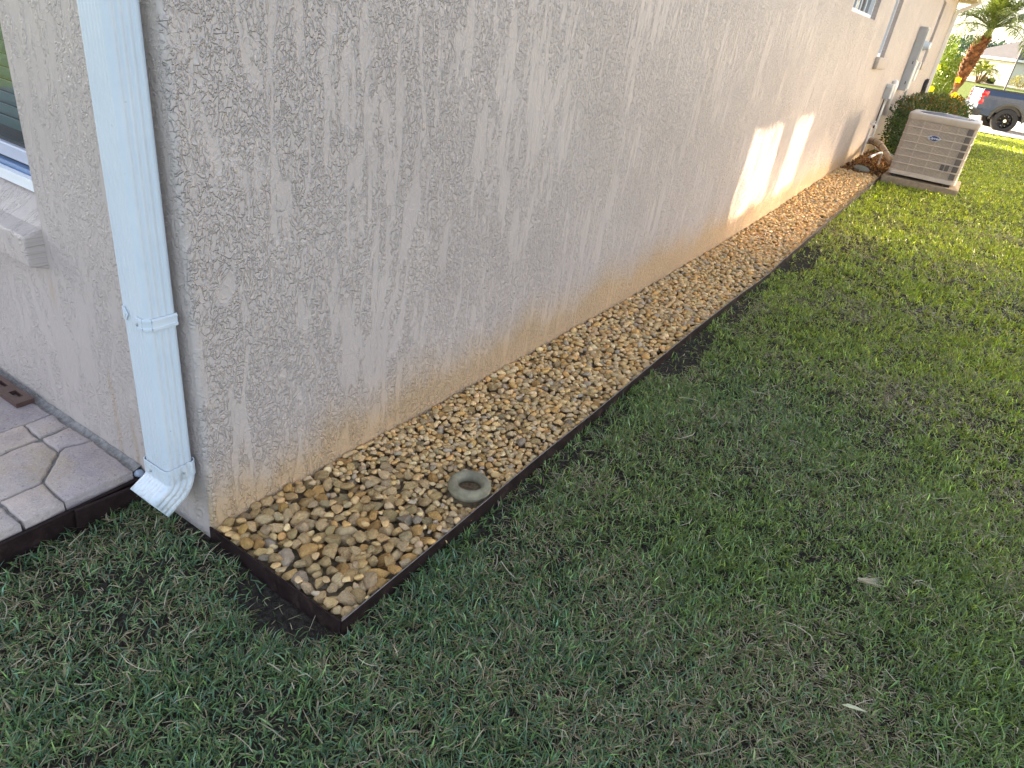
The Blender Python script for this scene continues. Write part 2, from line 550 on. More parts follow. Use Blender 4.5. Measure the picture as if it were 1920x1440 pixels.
def under(X, Y):
    z = ground_z(X, Y)
    # under the house, patio and gravel bed the soil is lower
    inside = ((X > .09) & (X < 21.5) & (Y > .06)) | ((X < 0) & (Y > .43) & (X > -7)) | ((X > .09) & (X < 10.5) & (Y > -.45))
    return np.where(inside, z - .12, z)


grid_sheet("lawn_ground", xs, ys, M_GROUND, under, kind="structure")

# driveway and street beyond the house
dm = MB()
dw_x = [27.3, 29, 31, 33, 36, 40, 44]
dm.loft([[(x, yy, float(lerp_tab(x, FAR_TAB)) + .0) for yy in (-9, 3.2)] for x in dw_x], closed=False, cap=False)
o = dm.build("driveway", M_CONC, recalc=False); tag(o, kind="structure")
sm = MB()
sm.loft([[(x, yy, float(lerp_tab(x, FAR_TAB)) - .01) for yy in (-300, 300)] for x in (46, 50, 54, 58)], closed=False, cap=False)
o = sm.build("street", M_ASPH, recalc=False); tag(o, kind="structure")
pw = MB()
pw.loft([[(x, yy, float(lerp_tab(x, FAR_TAB)) + .03) for yy in (-300, 300)] for x in (44.3, 45.5)], closed=False, cap=False)
o = pw.build("pavement", M_CONC, recalc=False); tag(o, kind="structure")

# ------------------------------------------------------------------ house
house = empty("stucco_house", (0, 0, 0), label="taupe stucco house whose long side wall runs away from the camera", cat="house")
EAVE = 2.92
HX = 21.62
A_ = (7.62, 9.31, 1.86, 2.60)
B_ = (10.57, 11.30, 1.48, 2.60)
C_ = (17.45, 18.20, 1.50, 2.66)
wins = [A_, B_, C_]


def wall_panels(openings, u0, u1, z0, z1):
    out = []
    us = sorted({u0, u1, *[o[0] for o in openings], *[o[1] for o in openings]})
    for a, b in zip(us[:-1], us[1:]):
        zz = z0
        for o in openings:
            if o[0] <= a + 1e-6 and o[1] >= b - 1e-6:
                out.append((a, b, zz, o[2])); zz = o[3]
        out.append((a, b, zz, z1))
    return out


# side wall (y = 0) and rear wall (x = 0) with a rounded corner bead between them
CR = .014
mb = MB()
for a, b, c, d in wall_panels(wins, CR, HX, -.35, EAVE):
    n = max(1, int((b - a) / 1.0))
    for i in range(n):
        x0, x1 = a + (b - a) * i / n, a + (b - a) * (i + 1) / n
        mb.add([(x0, 0, c), (x1, 0, c), (x1, 0, d), (x0, 0, d)], [(0, 1, 2, 3)])
RD = .10
for (a, b, c, d) in wins:     # stucco reveals
    mb.add([(b, 0, c), (b, RD, c), (b, RD, d), (b, 0, d)], [(0, 1, 2, 3)])
    mb.add([(a, 0, c), (a, RD, c), (a, RD, d), (a, 0, d)], [(3, 2, 1, 0)])
    mb.add([(a, 0, c), (b, 0, c), (b, RD, c), (a, RD, c)], [(0, 1, 2, 3)])
    mb.add([(a, 0, d), (b, 0, d), (b, RD, d), (a, RD, d)], [(3, 2, 1, 0)])
# corner bead, a little uneven
zs = np.linspace(-.35, EAVE, 90)
rings = []
for zc in zs:
    w = .0016 * mnoise.noise(Vector((3.0, 1.0, zc * 22))) + .001 * mnoise.noise(Vector((8, 2, zc * 60)))
    rings.append([(CR - (CR + w) * math.sin(t), CR - (CR + w) * math.cos(t), zc) for t in np.linspace(0, math.pi / 2, 5)])
    rings[-1][0] = (CR, 0, zc); rings[-1][-1] = (0, CR, zc)
mb.loft(rings, closed=False, cap=False)
wall_side = mb.build("wall", M_STUCCO, house, recalc=False, angle=50)
W_ = (.687, 1.75, .735, 2.25)
mb = MB()
for a, b, c, d in wall_panels([W_], CR, 7.0, -.35, EAVE):
    mb.add([(0, a, c), (0, b, c), (0, b, d), (0, a, d)], [(3, 2, 1, 0)])
(a, b, c, d) = W_
mb.add([(0, a, c), (.1, a, c), (.1, a, d), (0, a, d)], [(0, 1, 2, 3)])
mb.add([(0, b, c), (.1, b, c), (.1, b, d), (0, b, d)], [(3, 2, 1, 0)])
mb.add([(0, a, c), (0, b, c), (.1, b, c), (.1, a, c)], [(0, 1, 2, 3)])
mb.add([(0, a, d), (0, b, d), (.1, b, d), (.1, a, d)], [(3, 2, 1, 0)])
mb.build("wall", M_STUCCO_L, house, recalc=False)
mb = MB(); mb.add([(HX, 0, -.35), (HX, 12, -.35), (HX, 12, EAVE), (HX, 0, EAVE)], [(0, 1, 2, 3)])
mb.add([(0, 7, -.35), (0, 12, -.35), (0, 12, EAVE), (0, 7, EAVE)], [(3, 2, 1, 0)])
mb.add([(0, 12, -.35), (HX, 12, -.35), (HX, 12, EAVE), (0, 12, EAVE)], [(3, 2, 1, 0)])
mb.build("wall", M_STUCCO_PLAIN, house, recalc=False)
# hip roof, soffit, fascia and gutter
OV = .42
mb = MB()
x0, x1, y0, y1 = -OV, HX + OV, -OV, 12 + OV
rz_ = 4.75
mb.add([(x0, y0, EAVE + .16), (x1, y0, EAVE + .16), (x1, y1, EAVE + .16), (x0, y1, EAVE + .16), (6, 6, rz_), (HX - 6, 6, rz_)],
       [(0, 1, 5, 4), (1, 2, 5), (2, 3, 4, 5), (3, 0, 4)])
mb.build("roof", M_ROOFTILE, house, recalc=False)
mb = MB(); mb.add([(x0, y0, EAVE), (x1, y0, EAVE), (x1, y1, EAVE), (x0, y1, EAVE)], [(3, 2, 1, 0)])
mb.build("soffit", simple("soffit_tan", (.50, .40, .26), .7), house, recalc=False)
mb = MB()
for p, q in (((x0, y0 - .01, EAVE), (x1, y0 + .01, EAVE + .17)), ((x1 - .01, y0 + .012, EAVE), (x1 + .01, y1, EAVE + .17)), ((x0 - .01, y0 + .012, EAVE), (x0 + .01, y1, EAVE + .17))):
    mb.box(p, q)
mb.build("fascia", M_WHITE_TRIM, house)
mb = MB()
prof = [(-OV - .012, .15), (-OV - .012, .02), (-OV - .08, .02), (-OV - .12, .09), (-OV - .13, .15), (-OV - .125, .15), (-OV - .112, .09), (-OV - .076, .028), (-OV - .02, .028), (-OV - .02, .15)]
mb.loft([[(xx, p[0], EAVE + p[1]) for p in prof] for xx in (x0, x1)])
mb.build("gutter", M_WHITE_TRIM, house)


def side_window(w, bars, blind):
    """recessed window in the side wall"""
    a, b, c, d = w
    f = MB(); t = .045
    f.box((a + .001, RD - .045, c + .001), (b - .001, RD + .03, c + t)); f.box((a + .001, RD - .045, d - t), (b - .001, RD + .03, d - .001))
    f.box((a + .001, RD - .045, c + t), (a + t, RD + .03, d - t)); f.box((b - t, RD - .045, c + t), (b - .001, RD + .03, d - t))
    fr = f.build("window", M_VINYL, house)
    g = MB(); g.box((a + t, RD, c + t), (b - t, RD + .006, d - t)); g.build("pane", M_GLASS, fr)
    for i in range(bars):
        xx = a + t + (b - a - 2 * t) * (i + 1) / (bars + 1)
        m = MB(); m.box((xx - .011, RD - .012, c + t), (xx + .011, RD - .001, d - t)); m.build("muntin", M_VINYL, fr)
    if blind:
        m = MB(); m.box((a + t, RD + .05, c + t), (b - t, RD + .06, d - t)); m.build("blind", M_WHITE_TRIM, fr)


side_window(A_, 4, True)
side_window(B_, 1, True)
side_window(C_, 1, True)
for (a, b, c, d) in (B_, C_):
    m = MB(); m.rbox((a - .07, -.055, c - .15), (b + .10, -.0005, c - .002), .008, 2)
    m.build("window_sill", M_STUCCO_PLAIN, house, angle=50)

# rear window (left edge of the picture)
a, b, c, d = W_
c = .79
SX = .10
m = MB()
m.box((SX - .03, a + .001, c + .012), (SX + .05, b - .001, c + .040))
m.box((SX - .038, a + .001, c + .040), (SX - .018, b - .001, c + .052))
m.box((SX - .03, a + .001, d - .045), (SX + .05, b - .001, d - .001))
m.box((SX - .03, a + .001, c + .04), (SX + .05, a + .035, d - .045)); m.box((SX - .03, b - .035, c + .04), (SX + .05, b - .001, d - .045))
rw = m.build("window", M_VINYL, house)
m = MB(); m.box((SX - .012, a + .036, c + .040), (SX + .008, b - .036, c + .066)); m.build("sill_track", M_SCREENBLUE, rw)
m = MB(); m.box((SX + .008, a + .036, c + .0665), (SX + .014, b - .036, c + .074)); m.build("track_gap", M_DARKTRACK, rw)
m = MB(); m.rbox((SX - .004, a + .036, c + .074), (SX + .03, b - .036, c + .118), .004); m.build("sash_rail", M_VINYL_GREY, rw)
m = MB(); m.box((SX + .012, a + .036, c + .1185), (SX + .03, b - .036, c + .128)); m.build("gasket", M_DARKTRACK, rw)
m = MB(); m.box((SX + .016, a + .036, c + .128), (SX + .020, b - .036, d - .046))
gl = NT("window_glass"); gl.color((.75, .88, .88)); gl.set(.02, 0, .5); gl.b.inputs["Transmission Weight"].default_value = 1.0; gl.b.inputs["IOR"].default_value = 1.45
m.build("pane", gl.m, rw)
zz = c + .16
k = 0
slat_me = None
while zz < d - .06:
    m = MB()
    m.add([(SX + .050, a + .04, zz + .021), (SX + .050, b - .04, zz + .021), (SX + .072, b - .04, zz - .020), (SX + .072, a + .04, zz - .020),
           (SX + .053, a + .04, zz + .022), (SX + .053, b - .04, zz + .022), (SX + .075, b - .04, zz - .019), (SX + .075, a + .04, zz - .019)],
          [(0, 1, 2, 3), (7, 6, 5, 4), (0, 4, 5, 1), (3, 2, 6, 7), (0, 3, 7, 4), (1, 5, 6, 2)])
    m.build("blind_slat", M_BLIND, rw)
    zz += .038
m = MB(); m.box((SX + .12, a, c), (SX + .14, b, d)); m.build("dark_backing", M_ROOM, rw)
# stucco sill below it: sloping top, square end
m = MB()
m.loft([[(.098, yy, .803), (-.0, yy, .740), (-.053, yy, .722), (-.053, yy, .632), (.0, yy, .616), (.098, yy, .616)] for yy in (.690, 1.82)])
me_o = m.build("window_sill", M_STUCCO_L, house)
bv = me_o.modifiers.new("bevel", 'BEVEL'); bv.width = .006; bv.segments = 2

# ------------------------------------------------------------------ downspouts
def spout_profile(x0, x1, y0, y1, ribs=True):
    """corrugated rectangular section, list of (x, y)"""
    r = .014
    pts = []
    def corner(cx, cy, a0):
        return [(cx + r * math.cos(R(a0 + q)), cy + r * math.sin(R(a0 + q))) for q in (0, 22, 45, 68, 90)]
    def side(p, q, nx, ny, n, deep=.0026):
        out = []
        w = ((q[0] - p[0]) ** 2 + (q[1] - p[1]) ** 2) ** .5
        for i in range(n):
            c0 = (i + .5) / n
            for dt, dep in ((-.30, 0), (-.16, deep), (.16, deep), (.30, 0)):
                t = c0 + dt / n
                out.append((p[0] + (q[0] - p[0]) * t - nx * dep, p[1] + (q[1] - p[1]) * t - ny * dep))
        return out
    # counter-clockwise from the (x1, y0) corner
    pts += corner(x1 - r, y0 + r, -90)
    pts += side((x1, y0 + r), (x1, y1 - r), 1, 0, 4)
    pts += corner(x1 - r, y1 - r, 0)
    pts += side((x1 - r, y1), (x0 + r, y1), 0, 1, 3)
    pts += corner(x0 + r, y1 - r, 90)
    pts += side((x0, y1 - r * 1.0), (x0, y0 + r), -1, 0, 6, .0009)
    pts += corner(x0 + r, y0 + r, 180)
    pts += side((x0 + r, y0), (x1 - r, y0), 0, -1, 3)
    return pts


ds = empty("downspout", (-.06, .088, 0), label="white ribbed rain downspout beside the near house corner, ending in an elbow", cat="downspout")
DX0, DX1, DY0, DY1 = -.101, -.018, .034, .137
ox, oy = -.06, .088
prof = [(px - ox, py - oy) for px, py in spout_profile(DX0, DX1, DY0, DY1)]
m = MB(); m.loft([[(px, py, zc) for px, py in prof] for zc in (.205, .5, 1.0, EAVE)], cap=False)
m.build("pipe", M_WHITE, ds, angle=60, recalc=True)


def grow(pts, g):
    cx = sum(p[0] for p in pts) / len(pts); cy_ = sum(p[1] for p in pts) / len(pts)
    hx = max(abs(p[0] - cx) for p in pts); hy = max(abs(p[1] - cy_) for p in pts)
    return [(cx + (p[0] - cx) * (1 + g / hx), cy_ + (p[1] - cy_) * (1 + g / hy)) for p in pts]


# elbow: collar then a swept kick-out towards -X
m = MB()
outer = grow(prof, .004)
rings = [[(px, py, zc) for px, py in outer] for zc in (.246, .244, .207)]
piv_x, piv_z = -.060, .207         # bend centre, outside the front face
hx = .0415
N = 9
for i in range(1, N + 1):
    th = R(60) * i / N
    ring = []
    for px, py in grow(prof, .003):
        d_ = px - piv_x
        ring.append((piv_x + d_ * math.cos(th), py, piv_z - d_ * math.sin(th)))
    rings.append(ring)
th = R(60)
dirv = (-math.sin(th), -math.cos(th))
for L in (.014, .050):
    rings.append([(p[0] + dirv[0] * L, p[1], p[2] + dirv[1] * L) for p in rings[N + 2]])
m.loft(rings, cap=False)
el = m.build("elbow", M_WHITE, ds, angle=55)
sol = el.modifiers.new("thickness", 'SOLIDIFY'); sol.thickness = .0018; sol.offset = 1
# collar seam band
m = MB()
b1, b2 = grow(prof, .0062), grow(prof, .0042)
m.loft([[(x, y, .247) for x, y in b2], [(x, y, .2465) for x, y in b1], [(x, y, .200) for x, y in b1], [(x, y, .199) for x, y in b2]], cap=False)
m.build("collar", M_WHITE, ds, angle=55)


def screw(parent, p, nrm, r=.0042):
    q = Vector(nrm).normalized()
    m = MB()
    m.tube([Vector(p), Vector(p) + q * .0018, Vector(p) + q * .0026], [r, r, r * .6], 8)
    return m.build("screw", M_SCREW, parent)


# strap: raised band round the front and right sides, split plate on the left
m = MB()
z0_, z1_ = .672, .706
rel = lambda x, y: (x - ox, y - oy)
path = [rel(DX1 - .003, DY0 - .003), rel(DX0 + .012, DY0 - .003), rel(DX0 - .003, DY0 + .012), rel(DX0 - .003, DY0 + .036)]
def band(m, path, za, zb, th):
    ring = []
    for p in path: ring.append(p)
    for i in range(len(path) - 1):
        p, q = Vector((*path[i], 0)), Vector((*path[i + 1], 0))
        d_ = (q - p).normalized(); n_ = Vector((d_.y, -d_.x, 0))
        if n_.dot(Vector((-1, -1, 0))) < 0: n_ = -n_
        a_ = [p, q, q + n_ * th, p + n_ * th]
        m.add([(*v[:2], za) for v in a_] + [(*v[:2], zb) for v in a_], [(0, 1, 2, 3), (7, 6, 5, 4), (0, 4, 5, 1), (1, 5, 6, 2), (2, 6, 7, 3), (3, 7, 4, 0)])
band(m, path, z0_, z1_, .0016)
band(m, path, z0_ + .004, z0_ + .009, .0036); band(m, path, z1_ - .009, z1_ - .004, .0036)
# tapered tongue and separate diamond plate
xf = DX0 - .0032 - ox
yt = DY0 + .036 - oy
m.add([(xf, yt, z0_), (xf, yt, z1_), (xf, yt + .014, (z0_ + z1_) / 2), (xf - .0022, yt, z0_), (xf - .0022, yt, z1_), (xf - .0022, yt + .014, (z0_ + z1_) / 2)],
      [(0, 1, 2), (5, 4, 3), (0, 3, 4, 1), (1, 4, 5, 2), (2, 5, 3, 0)])
st = m.build("strap", M_WHITE, ds)
m = MB()
ya, yb = DY1 - oy - .030, DY1 - oy - .001
zc = .699
ya -= .004; yb -= .012
m.prism([(ya, zc), (ya + .012, zc + .018), (yb, zc + .018), (yb, zc - .018), (ya + .012, zc - .018)], 0, xf - .0012, xf + .001)
m.prism([(ya + .008, zc), (ya + .014, zc + .010), (yb - .003, zc + .010), (yb - .003, zc - .010), (ya + .014, zc - .010)], 0, xf - .0026, xf - .0012)
m.build("strap", M_WHITE, ds, recalc=True)
screw(st, (xf - .002, yt - .004, .686), (-1, 0, 0))
screw(el, (-.048, .012, .222), (-1, 0, 0)); screw(el, (.006, -.060, .222), (0, -1, 0))

# far corner downspout with its offset elbows up to the gutter
d2 = empty("downspout", (21.42, -.055, 0), label="white downspout at the far front corner of the house under the gutter", cat="downspout")
m = MB(); m.loft([[(x, y, z) for x, y in ((-.05, -.04), (.05, -.04), (.05, .04), (-.05, .04))] for z in (-.05, 2.62)])
m.build("pipe", M_WHITE_TRIM, d2)
m = MB(); m.loft([[(-.05, -.04 + dy, z - dz), (.05, -.04 + dy, z - dz), (.05, .04 + dy, z + dz), (-.05, .04 + dy, z + dz)]
                  for dy, z, dz in ((0, 2.62, 0), (-.03, 2.70, .02), (-.40, 2.92, .02), (-.43, 3.0, 0))])
m.build("elbow", M_WHITE_TRIM, d2)

# ------------------------------------------------------------------ patio of grooved pavers
patio = MB()
patio.box((-6, .36, -.2), (-.001, 7, .051))
pat = patio.build("paver_patio", M_JOINT); tag(pat, kind="structure")


def paver(poly, top=.060, th=.05, r=.005):
    """one paver: polygon with softened, uneven rim"""
    bm = bmesh.new()
    # subdivide the outline for a rough edge
    pts = []
    n = len(poly)
    for i in range(n):
        p, q = Vector(poly[i]), Vector(poly[(i + 1) % n])
        L = (q - p).length
        kk = max(1, int(L / .022))
        for j in range(kk):
            s_ = p.lerp(q, j / kk)
            if j: s_ = s_ + Vector((random.uniform(-1, 1), random.uniform(-1, 1))) * .0030
            pts.append(s_)
    c = sum(pts, Vector((0, 0))) / len(pts)
    def inset(d):
        return [p + (c - p).normalized() * d for p in pts]
    rings = [[(p.x, p.y, top - th) for p in pts], [(p.x, p.y, top - r * 1.2) for p in pts],
             [(p.x, p.y, top - r * .35 + random.uniform(-.0008, .0008)) for p in inset(r * .5)],
             [(p.x, p.y, top + random.uniform(-.0006, .0006)) for p in inset(r * 1.5)]]
    rings = [[(px - .016 * min(1, max(0, (px + .14) / .12)), py, pz) for px, py, pz in rg_] for rg_ in rings]
    m = MB(); m.loft(rings, cap=True)
    o = m.build("paver", M_PAVER, pat, angle=55)
    return o


g = .0018
YF = .338
# front course next to the lawn, split by its fake grooves
paver([(-.352, YF), (-.243, YF + .006), (-.236, .468 - g), (-.352, .466)])                       # E left piece
paver([(-.238, YF + .006), (-.018, YF + .004), (-.010, .575 - g), (-.098, .596 - g), (-.121, .585), (-.228, .474)])   # big right piece
paver([(-.352, .472), (-.240, .474), (-.128, .590), (-.128, .672), (-.150, .690 - g), (-.352, .686 - g)])             # big left piece
paver([(-.122, .592), (-.098, .602), (-.010, .581), (-.016, .700 - g), (-.118, .694 - g), (-.122, .676)])
# second course
paver([(-.42, .694 + g), (-.130, .700 + g), (-.122, .806), (-.42, .826)])
paver([(-.122, .702 + g), (-.018, .707 + g), (-.014, .808), (-.116, .804)])
paver([(-.70, .832), (-.118, .812), (-.016, .814), (-.024, 1.05), (-.70, 1.05)])
# beyond the deep joint on the left and further pavers
paver([(-.75, YF - .004), (-.362, YF), (-.360, .47), (-.362, .688 - g), (-.75, .688 - g)])
paver([(-.75, .694 + g), (-.425, .694 + g), (-.425, .826), (-.75, .826)])
for iy in range(12):
    for ix in range(9):
        ya = 1.057 + iy * .235; xb = -.026 - ix * .36 - (.18 if iy % 2 and ix else 0)
        xa = xb - .353 - (.18 if iy % 2 and ix == 0 else 0)
        paver([(xa, ya), (xb, ya), (xb, ya + .229), (xa, ya + .229)])
for iy in range(3):
    for ix in range(8):
        ya = (YF - .004, .694 + g, .833)[iy]; yb = (.688 - g, .826, 1.05)[iy]
        xb = -.757 - ix * .36
        paver([(xb - .353, ya), (xb, ya), (xb, yb), (xb - .353, yb)])

# rough mortar fillet between the pavers and the rear wall
m = MB()
rings = []
for yy in np.linspace(.345, 6.9, 260):
    j1, j2 = mnoise.noise(Vector((1, yy * 30, 0))), mnoise.noise(Vector((5, yy * 42, 0)))
    rings.append([(-.045, yy, .040), (-.032 + .004 * j1, yy, .048 + .003 * j2), (-.016, yy, .053 + .004 * j2), (-.0015, yy, .060 + .006 * j1), (-.0015, yy, .03)])
m.loft(rings, closed=False, cap=False)
m.build("mortar_fillet", M_JOINT, pat, recalc=False)

# brown edging along the patio's lawn side
pe = MB(); pe.rbox((-6, .322, -.16), (-.020, YF - .003, .034), .003)
pe_o = pe.build("patio_edging", M_EDGE); tag(pe_o, label="dark brown metal edging strip along the front of the paver patio", cat="edging strip")
oc = MB()
oc.rbox((-.235, .300, -.07), (-.03, .312, .026), .002)
oc_o = oc.build("edging_offcut", M_EDGE); oc_o.rotation_euler = (0, R(4), 0)
tag(oc_o, label="short loose offcut of brown edging leaning below the downspout outlet", cat="edging strip")

# slotted brown bar lying on the pavers by the rear wall
bar = empty("slotted_bar", (0, 0, 0), label="brown slotted metal bar lying on the pavers against the rear wall", cat="metal bar")
m = MB()
xa, xb = -.089, -.030
ztop = .078
slots = [(.955, 1.010), (1.055, 1.110), (1.165, 1.220), (1.275, 1.33)]
yy = .917
def slab(xa, xb, ya, yb): m.box((xa, ya, .0615), (xb, yb, ztop))
slab(xa, -.068, .917, 1.40); slab(-.046, xb, .917, 1.40)
for s0, s1 in slots:
    slab(-.068, -.046, yy, s0); yy = s1
slab(-.068, -.046, yy, 1.40)
m.build("bar", M_BROWNBAR, bar)
for s0, s1 in slots:
    q = MB(); q.box((-.0675, s0 + .0005, .0612), (-.0465, s1 - .0005, .064)); q.build("slot_floor", M_BLACKPL, bar)
    q = MB(); q.box((-.067, s0 + .012, .066), (-.054, s0 + .040, .070)); q.build("tab", M_BROWNBAR, bar)

# grit and three bluish pebbles in the gap at the house corner
for i, (px, py, s_) in enumerate(((-.016, .336, .013), (-.013, .316, .012), (-.018, .300, .011))):
    bm = bmesh.new(); bmesh.ops.create_icosphere(bm, subdivisions=2, radius=1)
    for v in bm.verts:
        v.co *= 1 + .25 * mnoise.noise(v.co * 1.3 + Vector((i * 7, 0, 0)))
    me = bpy.data.meshes.new("pebble"); bm.to_mesh(me); bm.free()
    me.polygons.foreach_set("use_smooth", [True] * len(me.polygons))
    o = new_obj("pebble", me, M_PEBBLE_BLUE)
    o.location = (px, py, .042 - i * .014); o.scale = (s_ * 1.2, s_ * 1.1, s_)
    tag(o, label=("bluish pebble, uppermost of three in the gap beside the patio corner", "bluish pebble, middle of three in the gap beside the patio corner",
                  "bluish pebble, lowest of three in the gap beside the patio corner")[i], cat="pebble", group="pebbles in the patio gap")

# ------------------------------------------------------------------ gravel bed
ge = empty("garden_edging", (0, 0, 0), label="dark brown steel garden edging around the strip of tan stones", cat="edging strip")
m = MB()
TH = .0045
def strip(pts, zt, zb):
    n = len(pts)
    rings = []
    for i, p in enumerate(pts):
        d_ = Vector((*pts[min(i + 1, n - 1)], 0)) - Vector((*pts[max(i - 1, 0)], 0)); d_.normalize()
        nn = Vector((d_.y, -d_.x, 0)) * TH
        rings.append([(p[0], p[1], zb[i]), (p[0] + nn.x, p[1] + nn.y, zb[i]), (p[0] + nn.x, p[1] + nn.y, zt[i]), (p[0], p[1], zt[i])])
    return rings
xsE = np.concatenate([np.linspace(-.012, 6, 60), np.linspace(6.1, 10.58, 24)])
ysE = np.interp(xsE, [q[0] for q in EDGE_Y], [q[1] for q in EDGE_Y])
ztE = lerp_tab(xsE, EDGE_TAB)
m.loft(strip(list(zip(xsE, ysE)), ztE, ztE - .16))
m.build("side_strip", M_EDGE, ge)
m = MB()
fr = [(-.005, .012), (-.006, -.05), (-.010, -.2), (-.013, -.4), (-.0165, -.543)]
m.loft(strip(fr[::-1], [0] * 5, [-.16] * 5))
m.build("front_strip", M_EDGE, ge)
m = MB()
zl = ztE + .0006
m.loft([[(x, y - TH * .9, z), (x, y - TH * .1, z), (x, y - TH * .5, z + .0007)] for x, y, z in zip(xsE, ysE, zl)])
m.build("pale_lip", M_EDGE_LIP, ge)  # paler line along the strip's top edge

bed = MB()
bx = np.linspace(.0, 10.6, 60)
bed.loft([[(x, float(np.interp(x, [q[0] for q in EDGE_Y], [q[1] for q in EDGE_Y])), float(lerp_tab(x, EDGE_TAB)) - .050), (x, 0.0, float(lerp_tab(x, GRAV_TAB)) - .036)] for x in bx], closed=False, cap=False)
bed_o = bed.build("gravel_bed", M_SOILBED, recalc=False); tag(bed_o, kind="structure")


def stone_base(sub, seed):
    bm = bmesh.new(); bmesh.ops.create_icosphere(bm, subdivisions=sub, radius=1)
    rr = random.Random(seed)
    off = Vector((rr.uniform(-50, 50), rr.uniform(-50, 50), rr.uniform(-50, 50)))
    cuts = [(Vector((rr.gauss(0, 1), rr.gauss(0, 1), rr.gauss(0, 1))).normalized(), rr.uniform(.42, .78)) for _ in range(rr.randint(7, 11))]
    for v in bm.verts:
        p = v.co.copy()
        for n_, d_ in cuts:                      # worn flat facets
            e = p.dot(n_) - d_
            if e > 0: p -= n_ * e * .93
        p *= 1 + .16 * mnoise.noise(v.co * 1.1 + off) + .07 * mnoise.noise(v.co * 2.7 + off)
        v.co = p
    bm.verts.ensure_lookup_table()
    V = np.array([v.co[:] for v in bm.verts]); F = np.array([[v.index for v in f.verts] for f in bm.faces])
    bm.free()
    V /= np.abs(V).max(0)
    return V, F


PAL = np.array([1.08, 1.02, .97]) * np.array([(.54, .385, .19), (.50, .375, .20), (.60, .45, .25), (.43, .34, .21), (.56, .355, .145), (.48, .37, .225), (.38, .325, .245), (.64, .51, .31)])
PALW = np.array([.22, .18, .14, .12, .12, .1, .06, .06])
big_bases = [stone_base(3, i) for i in range(36)]
mid_bases = [stone_base(2, 100 + i) for i in range(40)]
HC = .004
HX0, HY0 = -.02, -.60
hm_nx, hm_ny = int(10.66 / HC), int(.62 / HC)
gx = HX0 + (np.arange(hm_nx) + .5) * HC
gy = HY0 + (np.arange(hm_ny) + .5) * HC
eyx = np.interp(gx, [q[0] for q in EDGE_Y], [q[1] for q in EDGE_Y])
Wd = np.clip((gy[None, :] - eyx[:, None]) / (0 - eyx)[:, None], 0, 1)
LEVEL = (lerp_tab(gx, EDGE_TAB)[:, None] - .012) * (1 - Wd) + (lerp_tab(gx, GRAV_TAB)[:, None] + .002) * Wd
HM = LEVEL - .040
RING = (.700, -.452)       # sprinkler guard
RX, RY = np.meshgrid(gx, gy, indexing='ij')
rd = np.hypot(RX - RING[0], RY - RING[1])
LEVEL = LEVEL - .016 * np.exp(-((rd - .05) / .10) ** 2)
HM = np.where(rd < .080, 1.0, HM)

placed = []          # x, y, z, a, b, c, rz, tiltx, tilty


def size_at(x, rr):
    if .50 < x < 1.35 and rr.random() < .82: return rr.uniform(.008, .0155)
    if x < .52: return rr.choice((rr.uniform(.012, .019), rr.uniform(.017, .028), rr.uniform(.019, .032)))
    return rr.choice((rr.uniform(.009, .015), rr.uniform(.014, .022), rr.uniform(.014, .024)))


rr = random.Random(11)


def try_place(x, y, a, b, c, rz):
    ey = float(np.interp(x, [q[0] for q in EDGE_Y], [q[1] for q in EDGE_Y]))
    mrg = max(a, b) * .86
    y = min(max(y, ey + mrg), -mrg * .8)
    x = max(x, mrg + .004)
    i0 = int((x - a - HX0) / HC); i1 = int((x + a - HX0) / HC) + 1
    j0 = int((y - a - HY0) / HC); j1 = int((y + a - HY0) / HC) + 1
    i0, j0 = max(i0, 0), max(j0, 0); i1, j1 = min(i1, hm_nx), min(j1, hm_ny)
    if i1 <= i0 or j1 <= j0: return None
    dx = gx[i0:i1, None] - x; dy = gy[None, j0:j1] - y
    cr, sr = math.cos(rz), math.sin(rz)
    u = (dx * cr + dy * sr) / a; v = (-dx * sr + dy * cr) / b
    q = 1 - u * u - v * v
    msk = q > 0.02
    if not msk.any(): return None
    prof_ = c * np.sqrt(np.where(msk, q, 0))
    need = (HM[i0:i1, j0:j1] + prof_)[msk]
    zc = np.percentile(need, 60)
    lev = float(LEVEL[min(max(int((x - HX0) / HC), 0), hm_nx - 1), min(max(int((y - HY0) / HC), 0), hm_ny - 1)])
    return zc, zc + c - lev, (i0, i1, j0, j1, msk, prof_), x, y


def drop_layer(n, xr, tol, scale=1.0):
    cnt = 0
    for _ in range(n):
        best = None
        x_ = rr.uniform(*xr)
        s = size_at(x_, rr) * scale
        a = s * rr.uniform(1.0, 1.45); b = s * rr.uniform(.85, 1.05); c = s * rr.uniform(.6, .85)
        for _k in range(5):
            r_ = try_place(x_ + rr.uniform(-.15, .15), rr.uniform(-.57, 0), a, b, c, rz_k := rr.uniform(0, math.pi))
            if r_ and (best is None or r_[1] < best[0][1]): best = (r_, rz_k)
        if not best or best[0][1] > tol: continue
        (zc, top, win, x, y), rz = best
        i0, i1, j0, j1, msk, pr_ = win
        H = HM[i0:i1, j0:j1]
        H[msk] = np.maximum(H[msk], zc + pr_[msk])
        placed.append((x, y, zc, a, b, c, rz, rr.uniform(-.35, .35), rr.uniform(-.35, .35)))
        cnt += 1
    return cnt


drop_layer(1000, (0, .6), .018)
drop_layer(2000, (.45, 1.5), .013)
drop_layer(2300, (1.3, 3.3), .014)
drop_layer(3200, (3.2, 6.2), .014)
drop_layer(3800, (6.1, 10.55), .014)
drop_layer(260, (0, .6), .004, .75); drop_layer(500, (.5, 1.5), .004, .8); drop_layer(500, (1.4, 4), .004, .8); drop_layer(600, (4, 10.55), .004, .85)
# inside of the sprinkler ring
P = np.array(placed)
